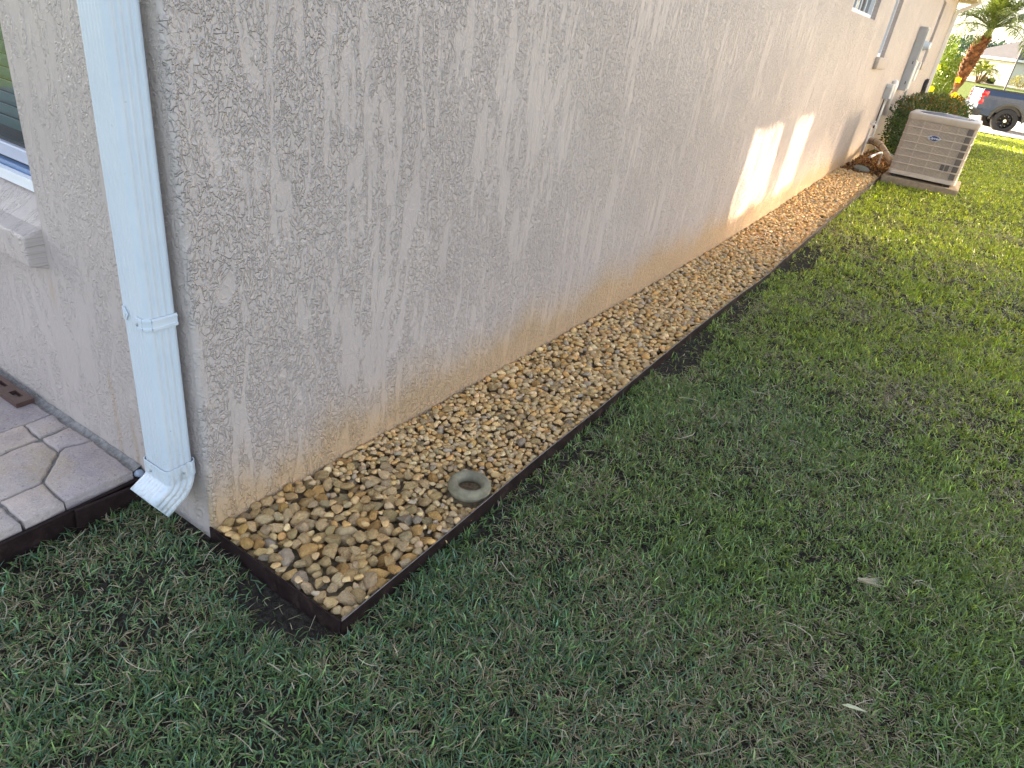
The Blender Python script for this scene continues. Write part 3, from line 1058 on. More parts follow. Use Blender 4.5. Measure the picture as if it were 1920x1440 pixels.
# drop those completely buried
cam_np = np.array(CAM)
topc = P[:, 2] + P[:, 5] * .6
ii = np.clip(((P[:, 0] - HX0) / HC).astype(int), 0, hm_nx - 1); jj = np.clip(((P[:, 1] - HY0) / HC).astype(int), 0, hm_ny - 1)
vis = (HM[ii, jj] - (P[:, 2] + P[:, 5])) < P[:, 5] * 1.1
P = P[vis]
dist = np.linalg.norm(P[:, :3] - cam_np, axis=1)
exposed = (HM[np.clip(((P[:, 0] - HX0) / HC).astype(int), 0, hm_nx - 1), np.clip(((P[:, 1] - HY0) / HC).astype(int), 0, hm_ny - 1)] - (P[:, 2] + P[:, 5])) < .006
score = P[:, 3] / dist * np.where(exposed, 1, .3)
order = np.argsort(-score)


def stone_tint(n):
    base = PAL[rng.choice(len(PAL), n, p=PALW)]
    return base * rng.uniform(.84, 1.10, (n, 1)) * (1 + rng.uniform(-.03, .03, (n, 3)))


# the 300 that show largest are stones of their own
big_mesh = []
for i in range(len(big_bases)):
    V, F = big_bases[i]
    for k in range(3):
        me = np_mesh("stone", V, F, np.repeat(stone_tint(1), len(V), 0), True); me.materials.append(M_STONE); me.set_sharp_from_angle(angle=R(34))
        big_mesh.append(me)
for idx in order[:300]:
    x, y, z, a, b, c, rz, tx, ty = P[idx]
    o = bpy.data.objects.new("stone", rr.choice(big_mesh))
    o.location = (x, y, z); o.scale = (a, b, c); o.rotation_euler = (tx * .6, ty * .6, rz)
    o.parent = bed_o
    link(o)
cos, fcs, tts = [], [], []
nv = 0
rest = order[300:]
tn = stone_tint(len(rest))
for q, idx in enumerate(rest):
    x, y, z, a, b, c, rz, tx, ty = P[idx]
    V, F = mid_bases[rr.randrange(len(mid_bases))]
    Rm = np.array((Matrix.Rotation(rz, 3, 'Z') @ Matrix.Rotation(ty * .6, 3, 'Y') @ Matrix.Rotation(tx * .6, 3, 'X')))
    W = (V * (a, b, c)) @ Rm.T + (x, y, z)
    cos.append(W); fcs.append(F + nv); nv += len(V)
    tts.append(np.repeat(tn[q:q + 1], len(V), 0))
so = new_obj("stones", np_mesh("stones", np.concatenate(cos), np.concatenate(fcs), np.concatenate(tts), True), M_STONES, bed_o)
so["kind"] = "stuff"
print("stones", len(P))

# sprinkler guard and head
rg = MB()
prof = []
for k in range(15):
    t = 2 * math.pi * k / 14
    prof.append((.0585 + .0185 * math.cos(t), .014 + .024 * math.sin(t)))
rg.lathe(prof, (0, 0, 0), 40)
rg_o = rg.build("sprinkler_guard", M_RING, smooth=True)
rg_o.location = (RING[0], RING[1], float(lerp_tab(RING[0], EDGE_TAB)) - .014)
tag(rg_o, label="round grey concrete sprinkler guard ring sunk in the tan stones", cat="sprinkler guard")
sh = empty("pop_up_sprinkler", (RING[0], RING[1], rg_o.location.z - .022), label="small dark pop-up sprinkler head inside the concrete ring", cat="sprinkler")
m = MB(); m.lathe([(0, .012), (.006, .012), (.0065, .0135), (.011, .0135), (.013, .011), (.013, -.03)], (0, 0, 0), 20); m.build("cap", M_HEAD, sh, angle=40)
m = MB(); m.lathe([(0, .0145), (.0045, .0145), (.005, .012)], (0, 0, 0), 12); m.build("nozzle", M_BLACKPL, sh)
m = MB(); m.lathe([(.012, -.012), (.042, -.018)], (0, 0, 0), 20); m.build("riser_soil", simple("hollow_shade_soil", (.05, .04, .03), .9, var=.3, scale=80), sh)  # soil colour darkened so the ring's hollow reads as shaded

# flat rock at the end of the bed
bm = bmesh.new(); bmesh.ops.create_icosphere(bm, subdivisions=3, radius=1)
for v in bm.verts: v.co *= 1 + .2 * mnoise.noise(v.co * 1.4 + Vector((4, 0, 0)))
me = bpy.data.meshes.new("flat_rock"); bm.to_mesh(me); bm.free()
me.polygons.foreach_set("use_smooth", [True] * len(me.polygons))
o = new_obj("flat_rock", me, M_ROCK); o.location = (10.86, -.28, .0); o.scale = (.16, .11, .045); o.rotation_euler = (0, 0, .5)
tag(o, label="flat greenish grey rock lying where the stones end near the air conditioner", cat="rock")

# ------------------------------------------------------------------ air conditioner on its pad
GZ = float(lerp_tab(10.8, FAR_TAB)) - .045
pad = MB(); pad.rbox((10.56, -1.59, GZ - .05), (11.62, -.598, .024), .012, 2)
pad_o = pad.build("concrete_pad", M_PAD, angle=50); tag(pad_o, label="square concrete pad under the air conditioner", cat="concrete pad")
AX0, AX1, AY0, AY1 = 10.625, 11.505, -1.525, -.645
AZ0, AZ1 = .062, .885
ac = empty("air_conditioner", ((AX0 + AX1) / 2, (AY0 + AY1) / 2, .024), label="tan outdoor air conditioner unit with louvred sides and a blue oval badge", cat="air conditioner")
acx, acy, acz = ac.location


def rrect(x0, x1, y0, y1, r, n=4):
    pts = []
    for cx, cy_, a0 in ((x1 - r, y0 + r, -90), (x1 - r, y1 - r, 0), (x0 + r, y1 - r, 90), (x0 + r, y0 + r, 180)):
        pts += [(cx + r * math.cos(R(a0 + 90 * k / n)) - acx, cy_ + r * math.sin(R(a0 + 90 * k / n)) - acy) for k in range(n + 1)]
    return pts


def acloft(name, mat, spec, cap=True, angle=40):
    """spec: list of (inset, z, r)"""
    m = MB()
    m.loft([[(x, y, z - acz) for x, y in rrect(AX0 + i, AX1 - i, AY0 + i, AY1 - i, r)] for i, z, r in spec], cap=cap)
    return m.build(name, mat, ac, angle=angle)


acloft("base_pan", M_AC, [(.006, AZ0, .05), (.000, AZ0 + .004, .055), (.000, AZ0 + .055, .055), (.010, AZ0 + .060, .05)])
acloft("coil", M_COIL, [(.030, AZ0 + .05, .045), (.030, AZ1 - .07, .045)], cap=False)
acloft("top_cover", M_AC, [(.004, AZ1 - .085, .055), (.000, AZ1 - .080, .055), (-.004, AZ1 - .012, .055), (.004, AZ1 - .002, .05), (.035, AZ1 + .004, .04), (.10, AZ1 + .006, .10), (.13, AZ1 - .01, .16)], cap=False)
# rib bands
zr0, zr1 = AZ0 + .058, AZ1 - .083
for k in range(1, 7):
    zc = zr0 + (zr1 - zr0) * k / 7
    m = MB()
    m.loft([[(x, y, z - acz) for x, y in rrect(AX0 + i, AX1 - i, AY0 + i, AY1 - i, .055)] for i, z in ((.022, zc - .007), (.003, zc - .006), (.000, zc), (.003, zc + .006), (.022, zc + .007))], cap=False)
    m.build("rib", M_AC, ac, angle=40)
# vertical wires of the guard, on all four sides
m = MB()
peri = rrect(AX0 + .010, AX1 - .010, AY0 + .010, AY1 - .010, .05, 8)
L = [0]
for i in range(len(peri)):
    p, q = peri[i], peri[(i + 1) % len(peri)]
    L.append(L[-1] + math.hypot(q[0] - p[0], q[1] - p[1]))
nw = 220
for k in range(nw):
    t = L[-1] * k / nw
    i = max(j for j in range(len(peri)) if L[j] <= t + 1e-9)
    p, q = peri[i], peri[(i + 1) % len(peri)]
    f_ = (t - L[i]) / max(1e-9, L[i + 1] - L[i])
    x, y = p[0] + (q[0] - p[0]) * f_, p[1] + (q[1] - p[1]) * f_
    w = .0038 if k % 14 else .0065
    m.tube([(x, y, zr0 - acz), (x, y, zr1 - acz)], w, 4, cap=False)
for k in range(42):
    if k % 6 == 0: continue
    zc = zr0 + (zr1 - zr0) * k / 42
    pr_ = [(x, y, zc - acz) for x, y in peri]
    m.loft([[(x, y, z - .0022) for x, y, z in pr_], [(x, y, z + .0022) for x, y, z in pr_]], cap=False)
wg = m.build("wire_guard", M_AC, ac, recalc=False); wg["kind"] = "stuff"
# darker patches near the right-hand corner
for k in range(7):
    za = zr0 + (zr1 - zr0) * k / 7 + .012; zb = zr0 + (zr1 - zr0) * (k + 1) / 7 - .010
    spans = [(AY0 + .045, AY0 + .115)]
    if k == 1: spans += [(AY0 + .16, AY0 + .205), (AY0 + .222, AY0 + .262)]
    for ya, yb in spans:
        q = MB(); q.box((AX0 + .001 - acx, ya - acy, za - acz), (AX0 + .004 - acx, yb - acy, zb - acz)); q.build("dark_patch", M_COIL_DARK, ac)
# fan guard on top
m = MB()
cx_, cy_ = 0, 0
zt = AZ1 + .004 - acz
for rr_ in np.linspace(.05, .345, 13):
    m.tube([(rr_ * math.cos(t), rr_ * math.sin(t), zt + .022 * (1 - (rr_ / .36) ** 2)) for t in np.linspace(0, 2 * math.pi, 33)], .003, 4, cap=False)
for k in range(8):
    t = math.pi / 4 * k + .2
    m.tube([(r_ * math.cos(t), r_ * math.sin(t), zt + .020 * (1 - (r_ / .36) ** 2)) for r_ in (.04, .2, .355)], .004, 4)
fg = m.build("fan_guard", M_AC_TOP, ac); fg["kind"] = "stuff"
m = MB(); m.lathe([(.0, -.02), (.34, -.024), (.35, -.012)], (0, 0, zt), 32); m.build("fan_shroud", M_AC_TOP, ac)
m = MB(); m.lathe([(.0, .026), (.06, .025), (.068, .018), (.068, -.02)], (0, 0, zt), 20); m.build("motor_cap", M_AC_TOP, ac, angle=40)
# feet
for fx, fy in ((AX0 + .08, AY0 + .10), (AX0 + .08, AY1 - .10), (AX1 - .08, AY0 + .10), (AX1 - .08, AY1 - .10)):
    m = MB(); m.rbox((fx - .04 - acx, fy - .04 - acy, 0), (fx + .04 - acx, fy + .04 - acy, AZ0 + .003 - acz), .004); m.build("foot", M_BLACKPL, ac)
# screws along the cover and base
for yv in (AY0 + .14, (AY0 + AY1) / 2, AY1 - .14):
    screw(ac, (AX0 - .004 - acx, yv - acy, AZ1 - .045 - acz), (-1, 0, 0), .007)
    screw(ac, (AX0 - acx, yv + .05 - acy, AZ0 + .03 - acz), (-1, 0, 0), .008)
# badge with its name
bz = zr0 + (zr1 - zr0) * 5.0 / 7 - acz
m = MB()
bpts = [(.080 * math.cos(t), .036 * math.sin(t)) for t in np.linspace(0, 2 * math.pi, 33)[:-1]]
byc = (AY0 + AY1) / 2 + .03 - acy
m.loft([[(AX0 - acx + .004 - d_, byc - p * s_, bz + q * s_) for p, q in bpts] for d_, s_ in ((0, 1), (.008, 1), (.0105, .95))])
bd = m.build("badge", M_BLUE, ac)
m = MB()
m.loft([[(AX0 - acx + .004 - d_, byc - p * s_, bz + q * s_) for p, q in bpts] for d_, s_ in ((.0095, .985), (.0125, .97), (.0125, .90), (.0095, .89))], cap=False)
m.build("badge_rim", M_LETTER, bd)


def lettering(text, size, mat, parent, mtx, shear=0.0, depth=.0006, name="lettering"):
    cu = bpy.data.curves.new(name, 'FONT'); cu.body = text; cu.size = size; cu.align_x = 'CENTER'; cu.align_y = 'CENTER'; cu.shear = shear; cu.extrude = depth; cu.offset = size * .012
    tmp = bpy.data.objects.new(name, cu)
    me = bpy.data.meshes.new_from_object(tmp)
    bpy.data.objects.remove(tmp)
    me.materials.clear(); me.materials.append(mat)
    me.transform(mtx)
    o = bpy.data.objects.new(name, me); o.parent = parent
    return link(o)


# text plane facing -X: text right -> -Y, text up -> +Z
TM = Matrix(((0, 0, -1, AX0 - acx - .0075), (-1, 0, 0, byc), (0, 1, 0, bz), (0, 0, 0, 1)))
lettering("Carrier", .046, M_LETTER, bd, TM, .35)

# ------------------------------------------------------------------ services on the side wall
mp = empty("electric_meter_panel", (14.9, 0, 1.0), label="tall grey electric meter cabinet mounted on the side wall", cat="meter cabinet")
m = MB(); m.rbox((-.21, -.135, -.01), (.22, -.002, 1.04), .006); m.build("cabinet", M_GREYBOX, mp)
m = MB(); m.rbox((-.195, -.152, .02), (.205, -.1355, .50), .004); m.build("door", M_GREYBOX_L, mp)
m = MB(); m.rbox((-.195, -.152, .52), (.205, -.1355, 1.02), .004); m.build("door", M_GREYBOX, mp)
m = MB(); m.box((-.22, -.14, 1.041), (.23, -.002, 1.052)); m.build("rain_lip", M_GREYBOX_L, mp)
for zc in (.10, .44):
    m = MB(); m.rbox((-.216, -.10, zc), (-.2105, -.085, zc + .05), .002); m.build("latch", M_BLACKPL, mp)
m = MB(); m.tube([(.0, -.153, .76), (.0, -.175, .76)], .085, 20); m.tube([(.0, -.175, .76), (.0, -.25, .76), (.0, -.262, .76)], [.07, .07, .05], 20); m.build("meter", M_GLASSM, mp, angle=40)
bx_ = empty("utility_box", (16.0, 0, 1.15), label="small cream utility box on the wall beyond the meter cabinet", cat="utility box")
m = MB(); m.rbox((-.12, -.12, 0), (.12, -.002, .34), .006); m.build("case", M_WHITE_TRIM, bx_)
m = MB(); m.rbox((-.124, -.126, .20), (.124, -.1205, .345), .004); m.build("cover", M_GREYBOX_L, bx_)
m = MB(); m.tube([(0, -.05, 0), (0, -.05, -.5)], .018, 8); m.build("conduit", M_GREYBOX, bx_)

jb = empty("disconnect_box", (12.93, 0, .885), label="small grey electrical disconnect box above the pipes on the side wall", cat="junction box")
m = MB(); m.rbox((-.11, -.095, 0), (.11, -.002, .225), .005); m.build("case", M_GREYBOX, jb)
m = MB(); m.rbox((-.116, -.102, .175), (.116, -.004, .232), .005); m.build("hood", M_GREYBOX_L, jb)
m = MB(); m.rbox((-.10, -.108, .005), (.10, -.0955, .172), .003); m.build("door", M_GREYBOX_L, jb)
m = MB(); m.tube([(-.05, -.035, 0), (-.05, -.032, -.30), (-.05, -.03, -.47)], .011, 8); m.build("conduit", M_BLACKPL, jb)
m = MB(); m.tube([(.02, -.05, 0), (.02, -.05, -.10), (-.02, -.06, -.42), (-.05, -.07, -.66), (-.25, -.20, -.76), (-.9, -.45, -.72), (-1.4, -.60, -.70)], .013, 8); m.build("whip", M_GREYBOX_L, jb, smooth=True)
wp = empty("cream_cover_pipe", (13.5, 0, .80), label="cream vertical pipe cover beside the disconnect box, above the hedge", cat="pipe cover")
m = MB(); m.tube([(0, -.06, -.2), (0, -.06, .30), (0, -.05, .33), (0, -.02, .36)], [.05, .05, .05, .04], 12); m.build("cover", M_WHITE_TRIM, wp, smooth=True)
m = MB(); m.box((-.03, -.02, -.2), (.03, -.002, .34)); m.build("backplate", M_WHITE_TRIM, wp)

hb = empty("hose_bib", (12.55, 0, .50), label="white outdoor tap on the wall above the insulated pipe", cat="tap")
m = MB(); m.tube([(0, -.001, 0), (0, -.008, 0)], .035, 14); m.build("flange", M_PVC, hb)
m = MB(); m.tube([(0, -.008, 0), (0, -.075, 0), (0, -.10, -.02), (0, -.105, -.06)], [.014, .014, .015, .016], 10); m.build("spout", M_PVC, hb, smooth=True)
m = MB(); m.tube([(0, -.06, .012), (0, -.06, .045)], .006, 8); m.tube([(-.03, -.06, .047), (.03, -.06, .047)], .008, 8); m.build("handle", M_PVC, hb)
m = MB(); m.tube([(.06, -.02, -.06), (.06, -.02, -.5)], .016, 8); m.build("supply_pipe", M_PVC, hb)

ls = empty("refrigerant_line", (12.9, 0, .20), label="thick tan insulated pipe with black straps running from wall to air conditioner", cat="insulated pipe")
m = MB(); m.tube([(0, -.001, .02), (0, -.05, .02)], .06, 16); m.build("wall_sleeve", M_PVC, ls)
path = [Vector(q) for q in ((0, -.03, .02), (-.10, -.11, .035), (-.32, -.23, .03), (-.65, -.36, -.01), (-1.0, -.48, -.06), (-1.385, -.60, -.09))]
def smooth_path(P_, n=6):
    out = []
    for i in range(len(P_) - 1):
        p0, p1, p2, p3 = P_[max(i - 1, 0)], P_[i], P_[i + 1], P_[min(i + 2, len(P_) - 1)]
        for k in range(n):
            t = k / n
            out.append(.5 * ((2 * p1) + (p2 - p0) * t + (2 * p0 - 5 * p1 + 4 * p2 - p3) * t * t + (3 * p1 - p0 - 3 * p2 + p3) * t ** 3))
    out.append(P_[-1])
    return out
sp_ = smooth_path(path)
m = MB(); m.tube(sp_, .042, 12); m.build("insulation", M_INSUL, ls, smooth=True)
for k in (2, 8, 15, 21):
    d_ = (sp_[k + 1] - sp_[k]).normalized()
    m = MB(); m.tube([sp_[k], sp_[k] + d_ * .018], .0445, 12); m.build("strap", M_TAPE, ls)
m = MB(); m.tube(smooth_path([q + Vector((0, .02, -.055)) for q in path]), .010, 8); m.build("liquid_line", M_COPPER, ls, smooth=True)

pv = empty("drain_pipe", (11.75, -.40, GZ), label="white plastic condensate drain elbow standing in the mulch beside the air conditioner", cat="drain pipe")
m = MB(); m.tube([(0, 0, 0), (0, 0, .235), (-.01, .006, .25), (-.05, .03, .25), (-.24, .10, .20)], .0135, 8); m.build("pipe", M_PVC, pv, smooth=True)
m = MB(); m.tube([(-.19, .08, .2135), (-.30, .125, .184)], .019, 10); m.build("coupling", M_PVC, pv)

hc = empty("hose_reel", (20.35, 0, 1.0), label="coil of black garden hose hanging at the far end of the side wall", cat="hose")
m = MB(); m.rbox((-.05, -.10, .06), (.05, -.002, .12), .01); m.build("hanger", M_BLACKPL, hc)
m = MB()
for k in range(9):
    y_ = -.015 - .012 * (k % 5) - .03 * (k // 5); rr_ = .16 + .012 * (k % 3)
    m.tube([(rr_ * .75 * math.cos(t), y_ + .004 * math.sin(3 * t), -.06 + rr_ * 1.15 * math.sin(t)) for t in np.linspace(0, 2 * math.pi, 25)], .011, 6, cap=False)
m.build("hose", M_HOSE, hc, smooth=True)


# ------------------------------------------------------------------ leaves
def leaf_mesh(name, pos, nrm_bias, size, tints, aspect=.42, rnd=1.0, seed=0, droop=0.0):
    """folded diamond leaves at pos (n,3)"""
    g_ = np.random.default_rng(seed)
    n = len(pos)
    d = g_.normal(size=(n, 3)) * rnd + nrm_bias
    d /= np.linalg.norm(d, axis=1, keepdims=True)
    up = g_.normal(size=(n, 3)) * .6 + np.array([0, 0, 1.0])
    s = np.cross(d, up); s /= np.linalg.norm(s, axis=1, keepdims=True) + 1e-9
    u = np.cross(s, d)
    L_ = (size * g_.uniform(.7, 1.25, n))[:, None]
    W_2 = L_ * aspect * .5
    b = pos
    t = pos + d * L_ - np.array([0, 0, 1.0]) * L_ * droop
    mid = pos + d * L_ * .48 + u * L_ * .05
    l = mid + s * W_2 + u * L_ * .07; r = mid - s * W_2 + u * L_ * .07
    co = np.stack([b, l, t, r], 1).reshape(-1, 3)
    k = np.arange(n)[:, None] * 4
    f = np.concatenate([k + [0, 2, 1], k + [0, 3, 2]], 0)
    return np_mesh(name, co, f, np.repeat(tints, 4, 0))


def pick(pal, n, g_, j=.15):
    pal = np.array(pal)
    return pal[g_.integers(0, len(pal), n)] * g_.uniform(1 - j, 1 + j, (n, 1))


# clipped hedge behind the air conditioner
hedge = empty("hedge", (15.6, -.68, -.06), label="clipped dark green hedge with reddish tips behind the air conditioner", cat="hedge")
g_ = np.random.default_rng(3)
n = 15000
u = g_.uniform(0, 1, n)
px = g_.uniform(-2.45, 2.9, n)
th = g_.uniform(0, 2 * math.pi, n)
rad = np.clip(g_.beta(5, 1.3, n), 0, 1)
cyy, czz = np.cos(th), np.sin(th)
sq = (np.abs(cyy) ** 4 + np.abs(czz) ** 4) ** -.25
endf = np.clip(1 - (np.abs(px - .2) / 2.75) ** 6, .05, 1) ** .5
bumpf = 1 + .10 * np.sin(px * 5.1 + th * 2) + .07 * np.sin(px * 11 + th * 5)
pos = np.stack([px, cyy * sq * rad * .58 * endf * bumpf, .52 + czz * sq * rad * .47 * endf * bumpf], 1)
nb = np.stack([np.where(px < -2.1, -.8, 0), cyy, czz + .5], 1) * .9
tint = pick([(.036, .070, .020), (.050, .090, .024), (.028, .056, .018), (.070, .105, .026)], n, g_)
tipm = (pos[:, 2] > .80 + .08 * np.sin(px * 7)) & (g_.random(n) < .34)
tint[tipm] = pick([(.16, .10, .03), (.17, .065, .03), (.13, .13, .035), (.20, .15, .05)], int(tipm.sum()), g_)
new_obj("foliage", leaf_mesh("foliage", pos, nb, .062, tint, .38, .8, 4), M_LEAF, hedge)
m = MB()
for k in range(26):
    bx0 = random.uniform(-2.3, 2.7); by0 = random.uniform(-.25, .25)
    for j in range(3):
        m.tube([(bx0, by0, 0), (bx0 + random.uniform(-.1, .1), by0 + random.uniform(-.15, .15), .4), (bx0 + random.uniform(-.25, .25), by0 + random.uniform(-.45, .45), random.uniform(.6, .92))], [.012, .008, .004], 4)
m.build("stems", M_TWIG, hedge)["kind"] = "stuff"

# yellow-flowering shrub at the far corner
hib = empty("flowering_shrub", (25.2, -.10, -.17), label="tall yellow-flowered shrub at the far house corner, next to the palm", cat="shrub")
g_ = np.random.default_rng(5)
n = 9000
v3 = g_.normal(size=(n, 3)); v3 /= np.linalg.norm(v3, axis=1, keepdims=True)
rad = g_.beta(4, 1.4, n)[:, None]
lob = 1 + .16 * np.sin(v3[:, :1] * 6 + v3[:, 2:] * 5) + .12 * np.sin(v3[:, 1:2] * 9 + v3[:, 2:] * 3)
pos = v3 * rad * lob * np.array([1.0, .52, 1.12]) + np.array([0, .05, 1.12])
pos[:2600] = v3[:2600] * rad[:2600] * np.array([.5, .42, .46]) + np.array([-1.9, -.60, .55])
pos = pos[pos[:, 2] > .1]; n = len(pos)
tint = pick([(.10, .16, .022), (.13, .19, .025), (.075, .125, .022), (.16, .20, .03)], n, g_)
new_obj("foliage", leaf_mesh("foliage", pos, (pos - [0, .1, .9]) * .9 + [0, 0, .2], .085, tint, .5, .7, 6), M_LEAF, hib)
m = MB()
for k in range(16):
    a_ = random.uniform(0, 6.28)
    m.tube([(0, 0, 0), (.2 * math.cos(a_), .15 * math.sin(a_), .6), (.6 * math.cos(a_), .4 * math.sin(a_), random.uniform(1.1, 1.8))], [.02, .014, .006], 5)
m.build("stems", M_TWIG, hib)["kind"] = "stuff"


def flower(parent, p, dirv, r=.085):
    """five-petalled yellow flower"""
    d_ = Vector(dirv).normalized(); a_ = d_.orthogonal().normalized(); b_ = d_.cross(a_)
    vs_, fs_ = [], []
    for k in range(5):
        t = 2 * math.pi * k / 5 + random.uniform(-.1, .1)
        e = a_ * math.cos(t) + b_ * math.sin(t); w = a_ * -math.sin(t) + b_ * math.cos(t)
        P_ = Vector(p)
        q = [P_, P_ + e * r * .55 + w * r * .42 + d_ * r * .18, P_ + e * r * .95 + w * r * .26 + d_ * r * .10, P_ + e * r + d_ * r * .02, P_ + e * r * .95 - w * r * .26 + d_ * r * .10, P_ + e * r * .55 - w * r * .42 + d_ * r * .18]
        n0 = len(vs_); vs_ += [v[:] for v in q]; fs_ += [(n0, n0 + 1, n0 + 2), (n0, n0 + 2, n0 + 3), (n0, n0 + 3, n0 + 4), (n0, n0 + 4, n0 + 5)]
    me = np_mesh("flower", np.array(vs_), np.array(fs_), np.tile(np.array([(.72, .40, .02)]) * random.uniform(.9, 1.1), (len(vs_), 1)))
    o = new_obj("flower", me, M_PETAL, parent)
    m = MB(); m.tube([Vector(p), Vector(p) + d_ * r * .5], [r * .12, r * .05], 6); m.build("stamen", simple("stamen_orange", (.5, .2, .02), .6) if "stamen_orange" not in bpy.data.materials else bpy.data.materials["stamen_orange"], o)
    return o


for (fx, fy, fz) in ((-1.0, .12, 1.02), (-1.1, .08, .80), (-1.55, -.48, 1.36), (-2.3, -.56, .98), (-2.3, -.72, .90), (-2.3, -.82, .80), (-.8, .2, 1.6)):
    flower(hib, (fx, fy, fz), (-1, random.uniform(-.4, .2), random.uniform(-.1, .5)), random.uniform(.08, .10))

# ------------------------------------------------------------------ palms
def frond(parent, base, az, el, Lr, droop, nl=44, lw=.028, ll=.42, tints=((.10, .135, .03),), seed=0, curl=0.0, name="frond"):
    g_ = np.random.default_rng(seed)
    d0 = np.array([math.cos(az) * math.cos(el), math.sin(az) * math.cos(el), math.sin(el)])
    side = np.array([-math.sin(az), math.cos(az), 0])
    ts = np.linspace(0, 1, 15)
    pts = np.array([np.array(base) + d0 * Lr * t + np.array([0, 0, -1]) * droop * Lr * t ** 2.2 + side * curl * t ** 2 for t in ts])
    vs_, fs_ = [], []
    m = MB(); m.tube([tuple(p) for p in pts], list(np.interp(ts, [0, .2, 1], [.020, .012, .004])), 4)
    vs_ = [np.array(m.v)]; fs4 = m.f
    co = list(map(tuple, m.v)); fc = [tuple(f) for f in m.f]
    tri = []
    for f in fc:
        for k in range(1, len(f) - 1): tri.append((f[0], f[k], f[k + 1]))
    for i in range(nl):
        t = .16 + .84 * (i + .5) / nl
        p = np.array([np.interp(t, ts, pts[:, k]) for k in range(3)])
        t2 = min(1, t + .03); p2 = np.array([np.interp(t2, ts, pts[:, k]) for k in range(3)]); t1 = t - .03
        p1 = np.array([np.interp(t1, ts, pts[:, k]) for k in range(3)])
        fw = (p2 - p1) / np.linalg.norm(p2 - p1)
        sd = np.cross(fw, [0, 0, 1.0]); sd /= np.linalg.norm(sd) + 1e-9
        upv = np.cross(sd, fw)
        Ll = ll * (.35 + .9 * math.sin(math.pi * min(.98, t * .85 + .12))) * .85
        for sgn in (1, -1):
            d = sd * sgn * g_.uniform(.65, .95) + fw * g_.uniform(.45, .8) + upv * g_.uniform(-.15, .35)
            d /= np.linalg.norm(d)
            e1 = p + d * Ll * .55; e2 = p + d * Ll - np.array([0, 0, 1]) * Ll * g_.uniform(.15, .4)
            w = np.cross(d, upv); w /= np.linalg.norm(w) + 1e-9
            n0 = len(co)
            co += [tuple(p - w * lw * .3), tuple(p + w * lw * .3), tuple(e1 + w * lw * .5), tuple(e1 - w * lw * .5), tuple(e2)]
            tri += [(n0, n0 + 1, n0 + 2), (n0, n0 + 2, n0 + 3), (n0 + 3, n0 + 2, n0 + 4)]
    tn_ = pick(tints, len(co), g_, .12)
    return new_obj(name, np_mesh(name, np.array(co), np.array(tri), tn_), M_FROND, parent)


palm = empty("palm_tree", (24.0, -.50, -.15), label="palm with a brown boot-covered trunk and feathery fronds beside the far house corner", cat="palm tree")
bx0, by0, bz0 = palm.location
trunk = [(23.9, -.30, -.15, .075), (24.0, -.47, .5, .07), (24.0, -.60, .95, .07), (24.0, -.63, 1.2, .10), (24.0, -.65, 1.5, .155), (24.0, -.70, 1.9, .17), (24.0, -.79, 2.22, .135), (24.0, -.83, 2.40, .085)]
m = MB(); m.tube([(x - bx0, y - by0, z - bz0) for x, y, z, r in trunk], [r * .93 for *_, r in trunk], 14)
m.build("trunk", M_BARK, palm, smooth=True)
# cut leaf bases spiralling round the head of the trunk
co, fc, tn_ = [], [], []
g_ = np.random.default_rng(8)
for k in range(120):
    zz = .98 + 1.26 * k / 120
    az = k * 2.39996
    cxy = [np.interp(zz, [t[2] for t in trunk], [t[j] for t in trunk]) for j in (0, 1)]
    r_ = np.interp(zz, [t[2] for t in trunk], [t[3] for t in trunk])
    o_ = np.array([math.cos(az), math.sin(az), 0]); s_ = np.array([-math.sin(az), math.cos(az), 0]); u_ = np.array([0, 0, 1.0])
    c_ = np.array([cxy[0] - bx0, cxy[1] - by0, zz - bz0]) + o_ * r_ * .9
    w_, h_, d_ = .060, .12, .062
    q = [c_ - s_ * w_, c_ + s_ * w_, c_ - s_ * w_ * .6 + u_ * h_ + o_ * d_, c_ + s_ * w_ * .6 + u_ * h_ + o_ * d_, c_ - s_ * w_ * .6 + u_ * h_ + o_ * (d_ - .03), c_ + s_ * w_ * .6 + u_ * h_ + o_ * (d_ - .03)]
    n0 = len(co); co += q
    fc += [(n0, n0 + 1, n0 + 3), (n0, n0 + 3, n0 + 2), (n0 + 2, n0 + 3, n0 + 5), (n0 + 2, n0 + 5, n0 + 4), (n0, n0 + 2, n0 + 4), (n0 + 1, n0 + 5, n0 + 3)]
    tn_ += [np.array((.19, .082, .035)) * g_.uniform(.35, 1.5)] * 6
bo = new_obj("leaf_bases", np_mesh("leaf_bases", np.array(co), np.array(fc), np.array(tn_)), M_BOOT, palm); bo["kind"] = "stuff"
m = MB(); m.tube([(24.0 - bx0, -.80 - by0, 2.28 - bz0), (24.0 - bx0, -.85 - by0, 2.52 - bz0), (24.0 - bx0, -.93 - by0, 2.82 - bz0)], [.12, .08, .05], 10)
m.build("crownshaft", M_CROWNSHAFT, palm, smooth=True)
g_ = np.random.default_rng(12)
cb = (24.0 - bx0, -.85 - by0, 2.52 - bz0)
FT = ((.085, .115, .03), (.11, .14, .04), (.13, .155, .045))
specs = []
for k in range(26):
    az = k * 2.39996 + .4
    el = R(84 - 2.6 * k)
    specs.append((az, el, g_.uniform(1.7, 2.2), .18 + .025 * k))
specs += [(R(95), R(34), 2.0, .50), (R(120), R(30), 1.9, .5), (R(78), R(46), 2.0, .45), (R(-80), R(38), 2.1, .4), (R(-95), R(34), 2.0, .4), (R(-60), R(36), 2.0, .4), (R(-110), R(55), 2.1, .3)]
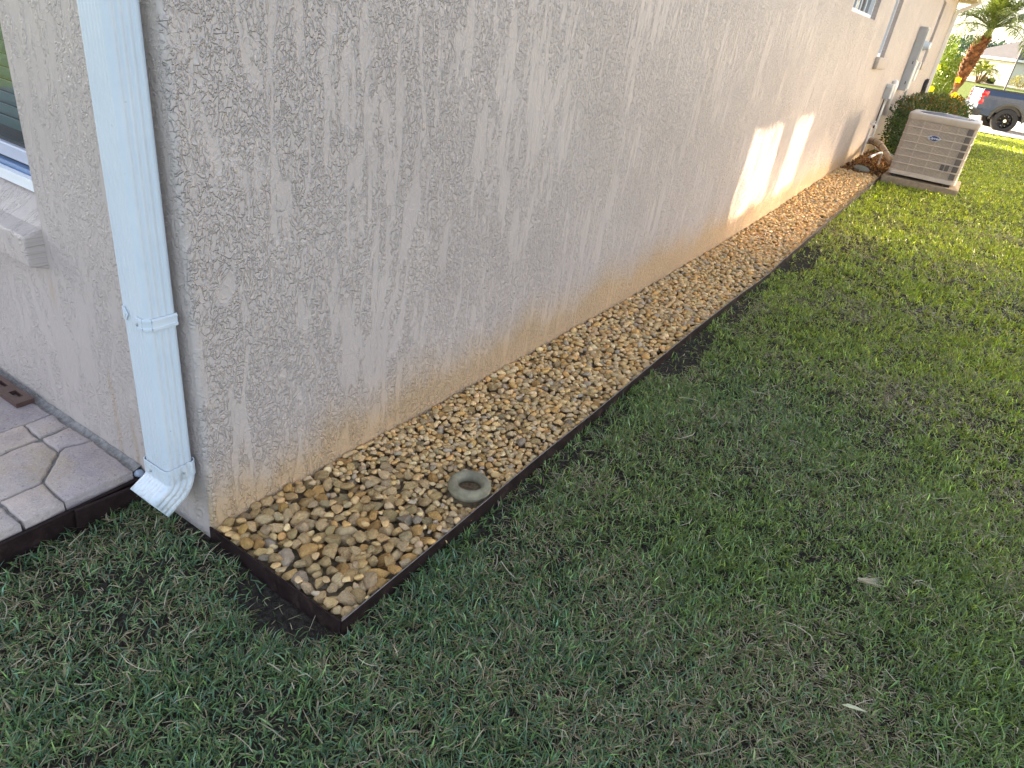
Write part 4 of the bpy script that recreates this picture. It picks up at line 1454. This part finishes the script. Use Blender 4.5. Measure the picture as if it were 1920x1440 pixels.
for k, (az, el, Lr, dr) in enumerate(specs):
    if math.cos(az) * math.cos(el) * Lr < -1.0 and math.sin(az) > -.1: Lr *= .72
    frond(palm, cb, az, el, Lr, dr, 46, .022, .40, FT, seed=50 + k)

# ------------------------------------------------------------------ pickup truck on the driveway
TX, TYAW = 30.55, R(12)
TZ = float(lerp_tab(TX, FAR_TAB)) + .004
truck = empty("pickup_truck", (TX, -1.24, TZ - .07), label="dark blue-grey pickup truck parked on the driveway, tail towards the shrub", cat="pickup truck")
# local axes: +X runs across the truck away from us, -Y is forward
truck.rotation_euler = (0, 0, TYAW)
TW = 1.98
AR, AY, AZc = .505, -1.02, .40       # rear arch
FYc = -4.75
def arch(yc, n=12, r=AR): return [(yc + r * math.cos(t), AZc + r * math.sin(t)) for t in np.linspace(math.pi, 0, n)]
# lower body outline (y, z) from the tail forwards
def body_side(x, inset=0.0):
    low = [(0, .55), (0, .98)]
    return low
def side_poly():
    p = [(-5.70, .50), (-5.72, .95)] + [(-5.6, 1.0), (-.0, 1.0), (.015, .62), (-.06, .50)]
    rear = [(yy, zz) for yy, zz in arch(AY)][::-1]
    front = [(yy, zz) for yy, zz in arch(FYc)][::-1]
    q = [(-5.70, .50), (-5.74, .80), (-5.60, 1.02), (-.0, 1.02), (.02, .70), (-.08, .52)]
    q += [(AY + AR, .46)] + [r_ for r_ in rear if r_[1] > .45] + [(AY - AR, .44)]
    q += [(FYc + AR, .44)] + [r_ for r_ in front if r_[1] > .45] + [(FYc - AR, .46)]
    return q
for xs_, xe_ in ((0, .22), (TW - .22, TW)):
    m = MB(); m.prism(side_poly(), 0, xs_, xe_); m.build("body_side", M_PAINT, truck)
for s_, xa, xb, xi in ((1, 0.0, .07, .20), (-1, TW, TW - .07, TW - .20)):   # upper bed side leans inwards
    m = MB()
    m.loft([[(xa, yy, 1.0205), (xa + .012 * s_, yy, 1.14), (xb, yy, 1.31), (xi, yy, 1.31), (xi, yy, 1.0205)] for yy in (-.015, -1.95)])
    m.build("bed_side", M_PAINT, truck)
for xa in (.03, TW - .20):
    m = MB(); m.rbox((xa + .03, -1.95, 1.311), (xa + .14, -.02, 1.335), .006)
    m.build("bed_rail_cap", M_BLACKPL, truck)
m = MB(); m.rbox((.22, -.055, .62), (TW - .22, .0, 1.30), .015, 2); tg = m.build("tailgate", M_PAINT, truck, angle=40)
m = MB(); m.rbox((TW / 2 - .12, .001, 1.12), (TW / 2 + .12, .014, 1.18), .004); m.build("handle", M_BLACKPL, tg)
m = MB(); m.box((.22, -1.95, .62), (TW - .22, -.06, .68)); m.build("bed_floor", M_BLACKPL, truck)
# bumper with dark ends
m = MB(); m.rbox((.30, .03, .50), (TW - .30, .17, .70), .02, 2); m.build("bumper", M_CHROME, truck, angle=40)
for xa, xb in ((-.01, .30), (TW - .30, TW + .01)):
    m = MB(); m.rbox((xa, -.16, .43), (xb, .15, .67), .03, 2); m.build("bumper_end", M_BLACKPL, truck, angle=40)
# tail lamps: two stacked lobes wrapping the corner
for s_, xa in ((1, -.012), (-1, TW + .012)):
    m = MB()
    for za, zb, yb in ((1.08, 1.27, -.20), (.82, 1.00, -.12), (.98, 1.10, -.07)):
        m.rbox((xa, yb, za), (xa + s_ * .16, .022, zb), .02, 2)
    m.build("tail_lamp", M_TAIL, truck, angle=45)
# arch flares
for yc in (AY, FYc):
    m = MB()
    a0 = arch(yc, 16, AR - .005); a1 = arch(yc, 16, AR + .055)
    m.loft([[(-.022, p[0], p[1]), (-.022, q[0], q[1]), (.004, q[0] , q[1]), (.004, p[0], p[1])] for p, q in zip(a0, a1)])
    m.build("arch_flare", simple("flare_dark", (.03, .033, .03), .4) if "flare_dark" not in bpy.data.materials else bpy.data.materials["flare_dark"], truck)
# cab and bonnet
cab = [(-2.02, 1.03), (-2.10, 1.36), (-2.40, 1.80), (-3.55, 1.80), (-4.15, 1.34), (-5.55, 1.20), (-5.62, 1.03)]
m = MB(); m.loft([[(x, p[0], p[1]) for p in cab] for x in (.04, .12, TW - .12, TW - .04)]); m.build("cab", M_PAINT, truck)
for xs_ in (.031, TW - .031):
    m = MB()
    m.prism([(-2.22, 1.36), (-2.46, 1.72), (-2.95, 1.72), (-2.95, 1.36)], 0, xs_ - .004, xs_ + .004); m.build("side_window", M_GLASS, truck)
    m = MB(); m.prism([(-3.0, 1.36), (-3.0, 1.72), (-3.52, 1.72), (-3.98, 1.36)], 0, xs_ - .004, xs_ + .004); m.build("side_window", M_GLASS, truck)
m = MB(); m.loft([[(x, -2.105, 1.40), (x, -2.39, 1.765), (x, -2.36, 1.78), (x, -2.075, 1.41)] for x in (.25, TW - .25)]); m.build("rear_window", M_GLASS, truck)
m = MB(); m.box((.2, -5.5, .45), (TW - .2, -.1, .60)); m.build("chassis", M_BLACKPL, truck)
m = MB(); m.box((.06, AY - .58, .62), (.5, AY + .58, .98)); m.build("wheel_well", M_BLACKPL, truck)
for yc in (AY, FYc):
    for xo, sgn in ((.02, -1), (TW - .02, 1)):
        m = MB()
        prof_ = [(.245, .0), (.27, -.018), (.33, -.022), (.385, -.004), (.40, .03), (.40, .21), (.385, .245), (.25, .25)]
        base = [(xo - sgn * d_, yc, AZc, r_) for r_, d_ in prof_]
        rings = [[(x, y + r_ * math.cos(t), z + r_ * math.sin(t)) for t in np.linspace(0, 2 * math.pi, 41)[:-1]] for x, y, z, r_ in base]
        m.loft(rings, cap=False)
        for k in range(48):                      # tread blocks
            t = 2 * math.pi * k / 48; t2 = t + .075
            m.add([(xo - sgn * d_, yc + r_ * math.cos(q), AZc + r_ * math.sin(q)) for q in (t, t2) for d_, r_ in ((.02, .40), (.10, .41), (.22, .40))],
                  [(0, 1, 4, 3), (1, 2, 5, 4)])
        w = m.build("wheel", M_TYRE, truck, angle=35)
        m = MB()
        rings = [[(xo - sgn * d_, yc + r_ * math.cos(t), AZc + r_ * math.sin(t)) for t in np.linspace(0, 2 * math.pi, 33)[:-1]] for r_, d_ in ((.255, -.004), (.235, -.010), (.225, .03), (.21, .12), (.001, .12))]
        m.loft(rings, cap=False)
        for k in range(8):
            t = 2 * math.pi * k / 8
            for o_ in (-.11, .11):
                c_, s2 = math.cos(t), math.sin(t)
                p0 = (xo + sgn * .004, yc + .07 * math.cos(t), AZc + .07 * math.sin(t)); p1 = (xo + sgn * .006, yc + .23 * math.cos(t + o_), AZc + .23 * math.sin(t + o_))
                m.tube([p0, p1], [.016, .012], 4)
        m.build("rim", M_RIM, w, angle=40)
        m = MB(); m.tube([(xo + sgn * .02, yc, AZc), (xo - sgn * .05, yc, AZc)], .055, 14); m.build("hub_cap", M_CHROME, w)
        m = MB()
        for k in range(8):
            t = 2 * math.pi * (k + .5) / 8
            m.tube([(xo + sgn * .012, yc + .15 * math.cos(t), AZc + .15 * math.sin(t)), (xo + sgn * .012, yc + .185 * math.cos(t), AZc + .185 * math.sin(t))], .006, 4)
        m.build("rim_accent", M_CHROME, w)
m = MB(); m.rbox((-.0185, -1.72, 1.06), (-.002, -1.56, 1.0), .003); m.build("side_trim", M_PAINT, truck)

# ------------------------------------------------------------------ across the street
def gz(x): return float(lerp_tab(x, FAR_TAB)) - .045


def leafy(name, loc, dims, n, size, pal, seed, **k):
    e = empty(name, loc, **k)
    g_ = np.random.default_rng(seed)
    v3 = g_.normal(size=(n, 3)); v3 /= np.linalg.norm(v3, axis=1, keepdims=True)
    lob = 1 + .18 * np.sin(v3[:, :1] * 5 + seed) + .15 * np.sin(v3[:, 1:2] * 7 + v3[:, 2:] * 4 + seed)
    pos = v3 * g_.beta(4, 1.5, n)[:, None] * lob * np.array(dims) + np.array([0, 0, dims[2] * .95])
    pos = pos[pos[:, 2] > .02]
    new_obj("foliage", leaf_mesh("foliage", pos, (pos - [0, 0, dims[2] * .7]) / max(dims) * .9, size, pick(pal, len(pos), g_, .25), .5, .8, seed + 1), M_LEAF, e)
    m = MB()
    for q in range(9):
        a_ = random.uniform(0, 6.28)
        m.tube([(0, 0, -.1), (dims[0] * .3 * math.cos(a_), dims[1] * .3 * math.sin(a_), dims[2] * .6), (dims[0] * .6 * math.cos(a_), dims[1] * .6 * math.sin(a_), dims[2] * 1.2)], [.03 * dims[2], .02 * dims[2], .008 * dims[2]], 5)
    m.build("stems", M_TWIG, e)["kind"] = "stuff"
    return e


HYAW = R(-50)
fh = empty("far_house", (116, -2.62, gz(116)), HYAW, label="cream house with a brown hipped roof across the street, partly behind the palm", cat="house")
# local: corner nearest us at origin; left face runs along local +Y, right face along local +X... walls as boxes
m = MB(); m.box((0, 0, 0), (14, 9.0, 2.72)); fw_ = m.build("wall", M_CREAM, fh)
ov = .55
m = MB()
m.add([(-ov, -ov, 2.95), (14 + ov, -ov, 2.95), (14 + ov, 9 + ov, 2.95), (-ov, 9 + ov, 2.95), (4.5, 4.5, 5.6), (9.5, 4.5, 5.6), (-ov, -ov, 2.75), (14 + ov, -ov, 2.75), (14 + ov, 9 + ov, 2.75), (-ov, 9 + ov, 2.75)],
      [(0, 1, 5, 4), (1, 2, 5), (2, 3, 4, 5), (3, 0, 4), (9, 8, 7, 6)])
m.build("roof", M_ROOFTILE, fh, recalc=False)
m = MB()
for p, q in (((-ov - .02, -ov - .02, 2.72), (14 + ov, -ov + .02, 2.98)), ((-ov - .021, -ov + .021, 2.72), (-ov + .02, 9 + ov, 2.98)), ((14 + ov - .02, -ov + .021, 2.72), (14 + ov + .02, 9 + ov, 2.98)), ((-ov + .021, 9 + ov - .02, 2.72), (14 + ov - .021, 9 + ov + .02, 2.98))): m.box(p, q)
m.build("fascia", M_WHITE_TRIM, fh)
for xa in (2.0, 6.5):
    m = MB(); m.box((xa, -.05, .9), (xa + 1.4, -.002, 2.2)); w = m.build("window", M_WHITE_TRIM, fh)
    m = MB(); m.box((xa + .08, -.06, .98), (xa + 1.32, -.0505, 2.12)); m.build("pane", M_GLASS, w)

cyc = empty("clump_palm", (100, .25, gz(100)), label="low clumping palm with arching fronds in front of the cream house", cat="palm")
m = MB()
for k in range(5):
    a_ = k * 1.3
    m.tube([(.12 * math.cos(a_), .12 * math.sin(a_), -.1), (.3 * math.cos(a_), .3 * math.sin(a_), .5), (.55 * math.cos(a_), .55 * math.sin(a_), 1.05)], [.08, .07, .06], 6)
m.build("trunk", M_BARK, cyc)
for k in range(34):
    a_ = k * 2.39996
    frond(cyc, (.35 * math.cos(a_), .35 * math.sin(a_), 1.0 + .2 * math.cos(k)), a_, R(74 - 2.0 * k), 1.7, .5, 18, .07, .42, ((.19, .21, .03), (.24, .25, .04), (.14, .17, .03)), seed=200 + k)
cyc.scale = (1.15, 1.15, 1.15)
for i, (x, y, dx, dz, lb, pal) in enumerate((
        (104, -3.9, 1.3, .75, "rounded yellowish shrub in front of the far house's shaded wall", [(.22, .20, .05), (.17, .16, .045), (.28, .24, .08)]),
        (104, -.95, .45, .35, "small dark shrub in the bed before the cream wall", [(.05, .08, .04), (.07, .10, .05)]),
        (103, 2.6, 1.0, .6, "yellow-green shrub left of the clumping palm across the street", [(.2, .2, .04), (.26, .24, .05)]),
        (104, -.1, .55, .45, "dry tan ornamental shrub between the clumping palm and the cream wall", [(.28, .22, .12), (.22, .18, .09)]))):
    leafy("shrub", (x, y, gz(x)), (dx, dx, dz), 900, .16, pal, 300 + i, label=lb, cat="shrub", group="shrubs across the street")
bd_ = MB(); bd_.loft([[(x, yy, float(lerp_tab(x, FAR_TAB)) + .0) for yy in (-14, 8)] for x in (101, 103, 105, 110)], closed=False, cap=False)
o = bd_.build("planting_bed", simple("bed_mulch", (.24, .19, .14), .95, var=.3, scale=3), recalc=False); tag(o, kind="structure")

lp = empty("lamp_post", (52, -2.05, float(lerp_tab(52, FAR_TAB)) - .01), label="slim dark lamp post standing beyond the pickup truck", cat="lamp post")
m = MB(); m.tube([(0, 0, -.1), (0, 0, .3), (0, 0, .32), (0, 0, 3.9)], [.09, .08, .045, .035], 8); m.build("post", M_POLE, lp)
m = MB(); m.tube([(0, 0, 3.9), (0, 0, 3.95), (0, 0, 4.25), (0, 0, 4.35)], [.06, .12, .16, .02], 8); m.build("lantern", M_POLE, lp)

for i, (x, y, w, h) in enumerate(((290, 5.5, 9, 10.5), (300, -1.2, 9, 9.6), (310, 15, 12, 11), (310, -16, 13, 8.5), (330, -40, 16, 10))):
    e = empty("distant_tree", (x, y, 0), label=("rounded distant tree, tinted with blue haze, left of the palm trunk", "rounded distant tree, tinted with blue haze, right of the palm trunk above the brown roof",
        "distant tree behind the flowering shrub", "distant tree behind the far house's brown roof", "large distant tree furthest to the right behind the far house")[i], cat="tree", group="distant trees")
    g_ = np.random.default_rng(400 + i); n = 1500
    v3 = g_.normal(size=(n, 3)); v3 /= np.linalg.norm(v3, axis=1, keepdims=True)
    pos = v3 * g_.beta(4, 1.3, n)[:, None] * np.array([w, w, h * .42]) * (1 + .2 * np.sin(v3[:, :1] * 5 + i) * np.cos(v3[:, 2:] * 6)) + np.array([0, 0, h * .58])
    new_obj("crown", leaf_mesh("crown", pos, v3 * .8, 1.2, pick([(.030, .060, .055), (.035, .07, .06), (.026, .052, .055)], n, g_, .2), .6, .8, 500 + i), M_LEAF, e)  # haze of distance put into the bluish leaf colours
    m = MB(); m.tube([(0, 0, -1), (0, 0, h * .6)], [.4, .2], 6); m.build("trunk", M_TWIG, e)

# ------------------------------------------------------------------ the neighbour's house on the right, out of frame: its sunlit wall
# lights this side of the house and its window panes throw the sun back; the frosted row is an added reflector
NY = -6.3
nh = empty("neighbour_house", (12, NY, -.1), label="beige neighbouring house facing the side wall across the lawn", cat="house")
tz = math.tan(SUN_EL) / math.cos(SUN_AZ)
def refl(px, pz):      # wall point (y=0) -> pane point, running back along the reflected sun
    L_ = abs(NY)
    return px + L_ * math.tan(SUN_AZ), pz + L_ * tz
panes = []
for xa, xb in ((5.05, 6.16), (6.62, 7.42)):
    pa, za = refl(xa, .09); pb, zb = refl(xb, .85)
    panes.append((pa, pb, za, zb))
m = MB()
ops = [(a - .0, b + .0, c, d) for a, b, c, d in panes]
NX0, NX1, NH = 5.5, 26.0, 3.15
for a, b, c, d in wall_panels(ops, NX0, NX1, -.25, NH):
    m.add([(a - 12, 0, c + .1), (b - 12, 0, c + .1), (b - 12, 0, d + .1), (a - 12, 0, d + .1)], [(3, 2, 1, 0)])
m.add([(NX0 - 12, 0, -.15), (NX0 - 12, -10, -.15), (NX0 - 12, -10, NH + .1), (NX0 - 12, 0, NH + .1)], [(0, 1, 2, 3)])
m.add([(NX1 - 12, 0, -.15), (NX1 - 12, -10, -.15), (NX1 - 12, -10, NH + .1), (NX1 - 12, 0, NH + .1)], [(3, 2, 1, 0)])
m.add([(NX0 - 12, -10, -.15), (NX1 - 12, -10, -.15), (NX1 - 12, -10, NH + .1), (NX0 - 12, -10, NH + .1)], [(0, 1, 2, 3)])
m.build("wall", M_BEIGE, nh, recalc=False)
M_PANE = bpy.data.materials.new("reflective_pane"); M_PANE.use_nodes = True
nt = M_PANE.node_tree; nt.nodes.clear()
gls = nt.nodes.new("ShaderNodeBsdfGlossy"); gls.inputs["Color"].default_value = (.58, .51, .50, 1); gls.inputs["Roughness"].default_value = 0.0
om = nt.nodes.new("ShaderNodeOutputMaterial"); nt.links.new(gls.outputs[0], om.inputs[0])
tcn = nt.nodes.new("ShaderNodeTexCoord"); nzn = nt.nodes.new("ShaderNodeTexNoise"); bpn = nt.nodes.new("ShaderNodeBump")   # slight waviness of the glass
nzn.inputs["Scale"].default_value = 2.6; nzn.inputs["Detail"].default_value = 0.0
bpn.inputs["Distance"].default_value = .0010; bpn.inputs["Strength"].default_value = 1.0
nt.links.new(tcn.outputs["Object"], nzn.inputs["Vector"]); nt.links.new(nzn.outputs[0], bpn.inputs["Height"]); nt.links.new(bpn.outputs[0], gls.inputs["Normal"])
for a, b, c, d in panes:
    f = MB()
    z0w, z1w = c + .1, d + .1
    f.box((a - 12 - .05, -.02, z0w - .05), (b - 12 + .05, .03, z0w - .001)); f.box((a - 12 - .05, -.02, z1w + .001), (b - 12 + .05, .03, z1w + .05))
    f.box((a - 12 - .05, -.02, z0w), (a - 12 - .001, .03, z1w)); f.box((b - 12 + .001, -.02, z0w), (b - 12 + .05, .03, z1w))
    fo = f.build("window", M_WHITE_TRIM, nh)
    q = MB(); q.add([(a - 12, .005, z0w), (b - 12, .005, z0w), (b - 12, .005, z1w), (a - 12, .005, z1w)], [(3, 2, 1, 0)])
    q.build("pane", M_PANE, fo, recalc=False)
M_ADDED_REFL = bpy.data.materials.new("added_reflector"); M_ADDED_REFL.use_nodes = True  # row of rough reflectors added to carry light onto the lawn and gravel
nt = M_ADDED_REFL.node_tree; nt.nodes.clear()
gls = nt.nodes.new("ShaderNodeBsdfGlossy"); gls.inputs["Color"].default_value = (.85, .80, .70, 1); gls.inputs["Roughness"].default_value = 0.22
om = nt.nodes.new("ShaderNodeOutputMaterial"); nt.links.new(gls.outputs[0], om.inputs[0])
for k in range(6):
    xa = 9.6 + k * 1.75
    f = MB()
    z0w, z1w = 1.28, 1.98
    for p, q in (((xa - .05, .0, z0w - .05), (xa + 1.55, .05, z0w)), ((xa - .05, .0, z1w), (xa + 1.55, .05, z1w + .05)), ((xa - .05, .0, z0w + .001), (xa, .05, z1w - .001)), ((xa + 1.5, .0, z0w + .001), (xa + 1.55, .05, z1w - .001))):
        f.box((p[0] - 12, p[1] + .002, p[2] + .1), (q[0] - 12, q[1], q[2] + .1))
    fo = f.build("window", M_WHITE_TRIM, nh)  # frame around an added reflector
    q = MB(); q.add([(xa - 12, .02, z0w + .1), (xa + 1.5 - 12, .02, z0w + .1), (xa + 1.5 - 12, .02, z1w + .1), (xa - 12, .02, z1w + .1)], [(3, 2, 1, 0)])
    q.build("pane", M_ADDED_REFL, fo, recalc=False)
m = MB()
m.add([(NX0 - 12.4, .3, NH + .1), (NX1 - 11.6, .3, NH + .1), (NX1 - 11.6, -10.4, NH + .1), (NX0 - 12.4, -10.4, NH + .1), (NX0 - 7, -5, NH + 2), (NX1 - 17, -5, NH + 2)],
      [(0, 1, 5, 4), (1, 2, 5), (2, 3, 4, 5), (3, 0, 4), (3, 2, 1, 0)])
m.build("roof", M_ROOFTILE, nh, recalc=False)

# ------------------------------------------------------------------ grass
def grass_allowed(x, y):
    ey = np.interp(x, [q[0] for q in EDGE_Y], [q[1] for q in EDGE_Y])
    ok = np.where(x > -.012, y < ey - .006, True)
    ok &= ~((x <= -.012) & (y > .318))
    ok &= ~((x > -.03) & (x <= -.012) & (y > -.53) & (y < .4))
    ok &= ~((x > 10.53) & (x < 11.66) & (y > -1.62))
    ok &= ~((x > 10.58) & (y > -.60))
    ok &= ~((x > 12.6) & (y > -1.15))
    ok &= ~((x > 21.0) & (y > -1.2))
    ok &= ~((x > 27.25) & (x < 60))
    # bare soil patches where the digging was
    for (bx, by, rx, ry, dens) in ((-.065, -.36, .066, .18, .90), (2.55, -.60, .42, .085, .88), (1.62, -.60, .3, .05, .75), (5.2, -.66, .55, .12, .85), (.9, -.59, .5, .035, .7), (3.7, -.62, .5, .05, .7)):
        m_ = ((x - bx) / rx) ** 2 + ((y - by) / ry) ** 2 < 1
        ok &= ~(m_ & (rng.random(len(x)) < dens))
    return ok


def vnoise(x, y, s, seed):
    """cheap smooth value noise"""
    g_ = np.random.default_rng(seed); T = g_.random((64, 64))
    fx, fy = x * s + 1000, y * s + 1000
    i, j = np.floor(fx).astype(int), np.floor(fy).astype(int); u, v = fx - i, fy - j
    u = u * u * (3 - 2 * u); v = v * v * (3 - 2 * v)
    a = T[i % 64, j % 64]; b = T[(i + 1) % 64, j % 64]; c = T[i % 64, (j + 1) % 64]; d = T[(i + 1) % 64, (j + 1) % 64]
    return a * (1 - u) * (1 - v) + b * u * (1 - v) + c * (1 - u) * v + d * u * v


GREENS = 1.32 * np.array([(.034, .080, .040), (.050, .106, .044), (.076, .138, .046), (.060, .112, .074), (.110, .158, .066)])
GREENS_FAR_LIT = np.array([(.225, .300, .016), (.265, .335, .018), (.160, .245, .018), (.31, .33, .028)])  # light on the far lawn put into brighter, yellower greens
STRAW = np.array([(.34, .28, .18), (.27, .22, .13), (.40, .35, .25), (.21, .165, .10)])


def blades(name, x0, x1, y0, y1, dens, hgt, wid, seg_mid=True, seed=0, straw=.2):
    g_ = np.random.default_rng(seed)
    n = int((x1 - x0) * (y1 - y0) * dens)
    x = g_.uniform(x0, x1, n); y = g_.uniform(y0, y1, n)
    # gather part of them into tufts with a common lean
    ncl = max(8, n // 14)
    cxs = g_.uniform(x0, x1, ncl); cys = g_.uniform(y0, y1, ncl); cl = g_.integers(0, ncl, n)
    inb = g_.random(n) < .6
    x = np.where(inb, cxs[cl] + g_.normal(0, .010 + .35 * wid, n), x); y = np.where(inb, cys[cl] + g_.normal(0, .010 + .35 * wid, n), y)
    cla = g_.uniform(0, 2 * math.pi, ncl)
    thin = vnoise(x, y, 3.1, 21) * .6 + vnoise(x, y, 9.0, 22) * .4
    keep = grass_allowed(x, y) & (g_.random(n) < np.clip(.35 + 1.3 * thin, .3, 1)) & (x >= x0) & (x < x1) & (y >= y0) & (y < y1)
    x, y, cl, inb, thin = x[keep], y[keep], cl[keep], inb[keep], thin[keep]; n = len(x)
    z = ground_z(x, y) - .004
    dry = vnoise(x, y, 1.7, 31) * .55 + vnoise(x, y, 5.5, 32) * .45
    pst = np.clip(straw * (.25 + 2.6 * np.clip(dry - .33, 0, 1) / .5), .04, .75)
    is_st = g_.random(n) < pst
    az = np.where(inb & (g_.random(n) < .6), cla[cl] + g_.normal(0, .7, n), g_.uniform(0, 2 * math.pi, n))
    tilt = np.clip(g_.normal(.85, .38, n), .05, 1.5); tilt = np.where(is_st, np.clip(g_.normal(1.25, .25, n), .4, 1.55), tilt)
    L_ = hgt * g_.uniform(.55, 1.25, n) * (.75 + .5 * thin)
    L_ = np.where(is_st, L_ * g_.uniform(.6, 1.35, n), L_)
    w = wid * g_.uniform(.6, 1.15, n); w = np.where(is_st, w * .75, w)
    d = np.stack([np.cos(az) * np.sin(tilt), np.sin(az) * np.sin(tilt), np.cos(tilt)], 1)
    tilt2 = np.clip(tilt + g_.uniform(.05, .75, n), 0, 1.75)
    az2 = az + g_.normal(0, .35, n)
    d2_ = np.stack([np.cos(az2) * np.sin(tilt2), np.sin(az2) * np.sin(tilt2), np.cos(tilt2)], 1)
    tw = az + math.pi / 2 + g_.normal(0, .5, n)
    s = np.stack([np.cos(tw), np.sin(tw), g_.normal(0, .25, n)], 1)
    lift = np.where(is_st, g_.uniform(0, .022, n), g_.uniform(0, .012, n)) * (hgt / .05)
    b = np.stack([x, y, z + lift], 1)
    m1 = b + d * (L_ * .55)[:, None]; tp = m1 + d2_ * (L_ * .5)[:, None]
    tp[:, 2] = np.maximum(tp[:, 2], z + .004)
    hw = (w * .5)[:, None]
    co = np.stack([b - s * hw * .7, b + s * hw * .7, m1 + s * hw, m1 - s * hw, tp], 1).reshape(-1, 3)
    k = np.arange(n)[:, None] * 5
    f = np.concatenate([k + [0, 1, 2], k + [0, 2, 3], k + [3, 2, 4]], 0)
    # blade colour: bluish green near the corner, with warm light painted in further along
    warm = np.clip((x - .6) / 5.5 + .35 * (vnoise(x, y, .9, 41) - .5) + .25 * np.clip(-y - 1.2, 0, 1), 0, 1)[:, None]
    gcol = GREENS[g_.integers(0, len(GREENS), n)] * (1 - warm) + GREENS_FAR_LIT[g_.integers(0, len(GREENS_FAR_LIT), n)] * warm
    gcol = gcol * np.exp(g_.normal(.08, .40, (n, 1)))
    ys_ = np.clip(g_.normal(.12, .15, (n, 1)), 0, .6)
    gcol = gcol * (1 - ys_) + np.array([(.16, .17, .06)]) * ys_
    scol = STRAW[g_.integers(0, len(STRAW), n)] * g_.uniform(.75, 1.15, (n, 1))
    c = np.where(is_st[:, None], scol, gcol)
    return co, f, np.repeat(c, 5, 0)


def grass_object(parts, name, ):
    co, f, t, nv = [], [], [], 0
    for a, b, c in parts:
        co.append(a); f.append(b + nv); t.append(c); nv += len(a)
    o = new_obj(name, np_mesh(name, np.concatenate(co), np.concatenate(f), np.concatenate(t)), M_GRASS)
    tag(o, kind="stuff")
    print(name, sum(len(q) for q in f))
    return o


near = [blades("g", -1.5, .5, -3.0, .33, 27000, .041, .0042, seed=61, straw=.18),
        blades("g", .5, 2.2, -3.4, -.5, 24000, .041, .0042, seed=62, straw=.18)]
grass_object(near, "grass")
mid = [blades("g", 2.2, 4.5, -3.9, -.5, 14000, .038, .0050, seed=63, straw=.24),
       blades("g", 4.5, 8.5, -4.4, -.5, 6000, .042, .0078, seed=64, straw=.22)]
grass_object(mid, "grass")
far = [blades("g", 8.5, 14, -5, -.5, 2600, .040, .011, seed=65, straw=.09),
       blades("g", 14, 27.25, -5.6, 1.0, 1000, .042, .016, seed=66, straw=.10)]
grass_object(far, "grass")

# long dry runners lying on top
rn = MB()
vs_, fs_, ts_ = [], [], []
g_ = np.random.default_rng(77)
for k in range(900):
    x = g_.uniform(-1.2, 3.2) if k < 650 else g_.uniform(3, 8); y = g_.uniform(-3, .25)
    if not grass_allowed(np.array([x]), np.array([y]))[0]: continue
    z = float(ground_z(x, y)) + g_.uniform(.018, .040)
    a_ = g_.uniform(0, 6.28); L_ = g_.uniform(.04, .13); w = g_.uniform(.0016, .0034)
    curv = g_.normal(0, 2.2)
    p = np.array([x, y, z]); pts = [p]
    for q in range(4):
        a_ += curv * .2
        p = p + np.array([math.cos(a_), math.sin(a_), g_.normal(0, .12)]) * L_ / 4
        pts.append(p)
    if not grass_allowed(np.array([p[0]]), np.array([p[1]]))[0]: continue
    n0 = len(vs_)
    for q, pp in enumerate(pts):
        s_ = np.array([-math.sin(a_), math.cos(a_), .2]) * w * (.5 if q < 4 else .1)
        vs_ += [pp - s_, pp + s_]
    for q in range(4):
        i = n0 + q * 2
        fs_ += [(i, i + 1, i + 3), (i, i + 3, i + 2)]
    c_ = np.array((.46, .40, .30)) * g_.uniform(.6, 1.15)
    ts_ += [c_] * 10
o = new_obj("dry_grass", np_mesh("dry_grass", np.array(vs_), np.array(fs_), np.array(ts_)), M_GRASS); tag(o, kind="stuff")

# two things lying on the lawn that stand out
m = MB()
lx, ly = .643, -1.739
z = float(ground_z(lx, ly)) + .045
m.add([(0, 0, 0), (.015, .006, .003), (.040, .005, .002), (.064, 0, .0), (.040, -.004, .003), (.015, -.005, .003)], [(0, 1, 2, 3, 4, 5)])
o = m.build("dry_leaf", M_DRYLEAF, recalc=False); o.location = (lx, ly, z); o.rotation_euler = (.2, -.1, R(-78))
so_ = o.modifiers.new("thickness", 'SOLIDIFY'); so_.thickness = .0012
tag(o, label="narrow pale dry leaf lying on the lawn at the lower right", cat="leaf")
e = empty("dry_grass_tuft", (1.207, -1.699, float(ground_z(1.207, -1.699)) + .03), label="fan-shaped bleached tuft of dry grass lying on the lawn at the right", cat="grass tuft")
vs_, fs_ = [], []
for k in range(26):
    a_ = R(-65) + random.uniform(-.42, .42); L_ = random.uniform(.05, .10)
    d_ = np.array([math.cos(a_), math.sin(a_), random.uniform(-.05, .3)]); s_ = np.array([-d_[1], d_[0], 0]) * .0016
    p = np.array([random.uniform(-.006, .006), random.uniform(-.006, .006), random.uniform(0, .01)])
    n0 = len(vs_); vs_ += [p - s_, p + s_, p + d_ * L_]; fs_.append((n0, n0 + 1, n0 + 2))
new_obj("blades", np_mesh("blades", np.array(vs_), np.array(fs_), np.tile(np.array([(.50, .44, .33)]), (len(vs_), 1))), M_GRASS, e)

# leaf litter under the hedge, beside the air conditioner
g_ = np.random.default_rng(88)
n = 5200
x = g_.uniform(10.62, 13.6, n); y = np.where(g_.random(n) < .5, g_.uniform(-.60, -.02, n), g_.uniform(-1.0, -.02, n))
ok = ~((x < 11.66) & (y < -.59))
x, y = x[ok], y[ok]; n = len(x)
pos = np.stack([x, y, ground_z(x, y) + g_.uniform(.0, .05, n)], 1)
pal = [(.26, .12, .04), (.33, .19, .07), (.18, .08, .035), (.38, .25, .11), (.10, .05, .03)]
o = new_obj("leaf_litter", leaf_mesh("leaf_litter", pos, np.array([0, 0, .1]), .05, pick(pal, n, g_), .5, 1.0, 89), M_MULCH); tag(o, kind="stuff")
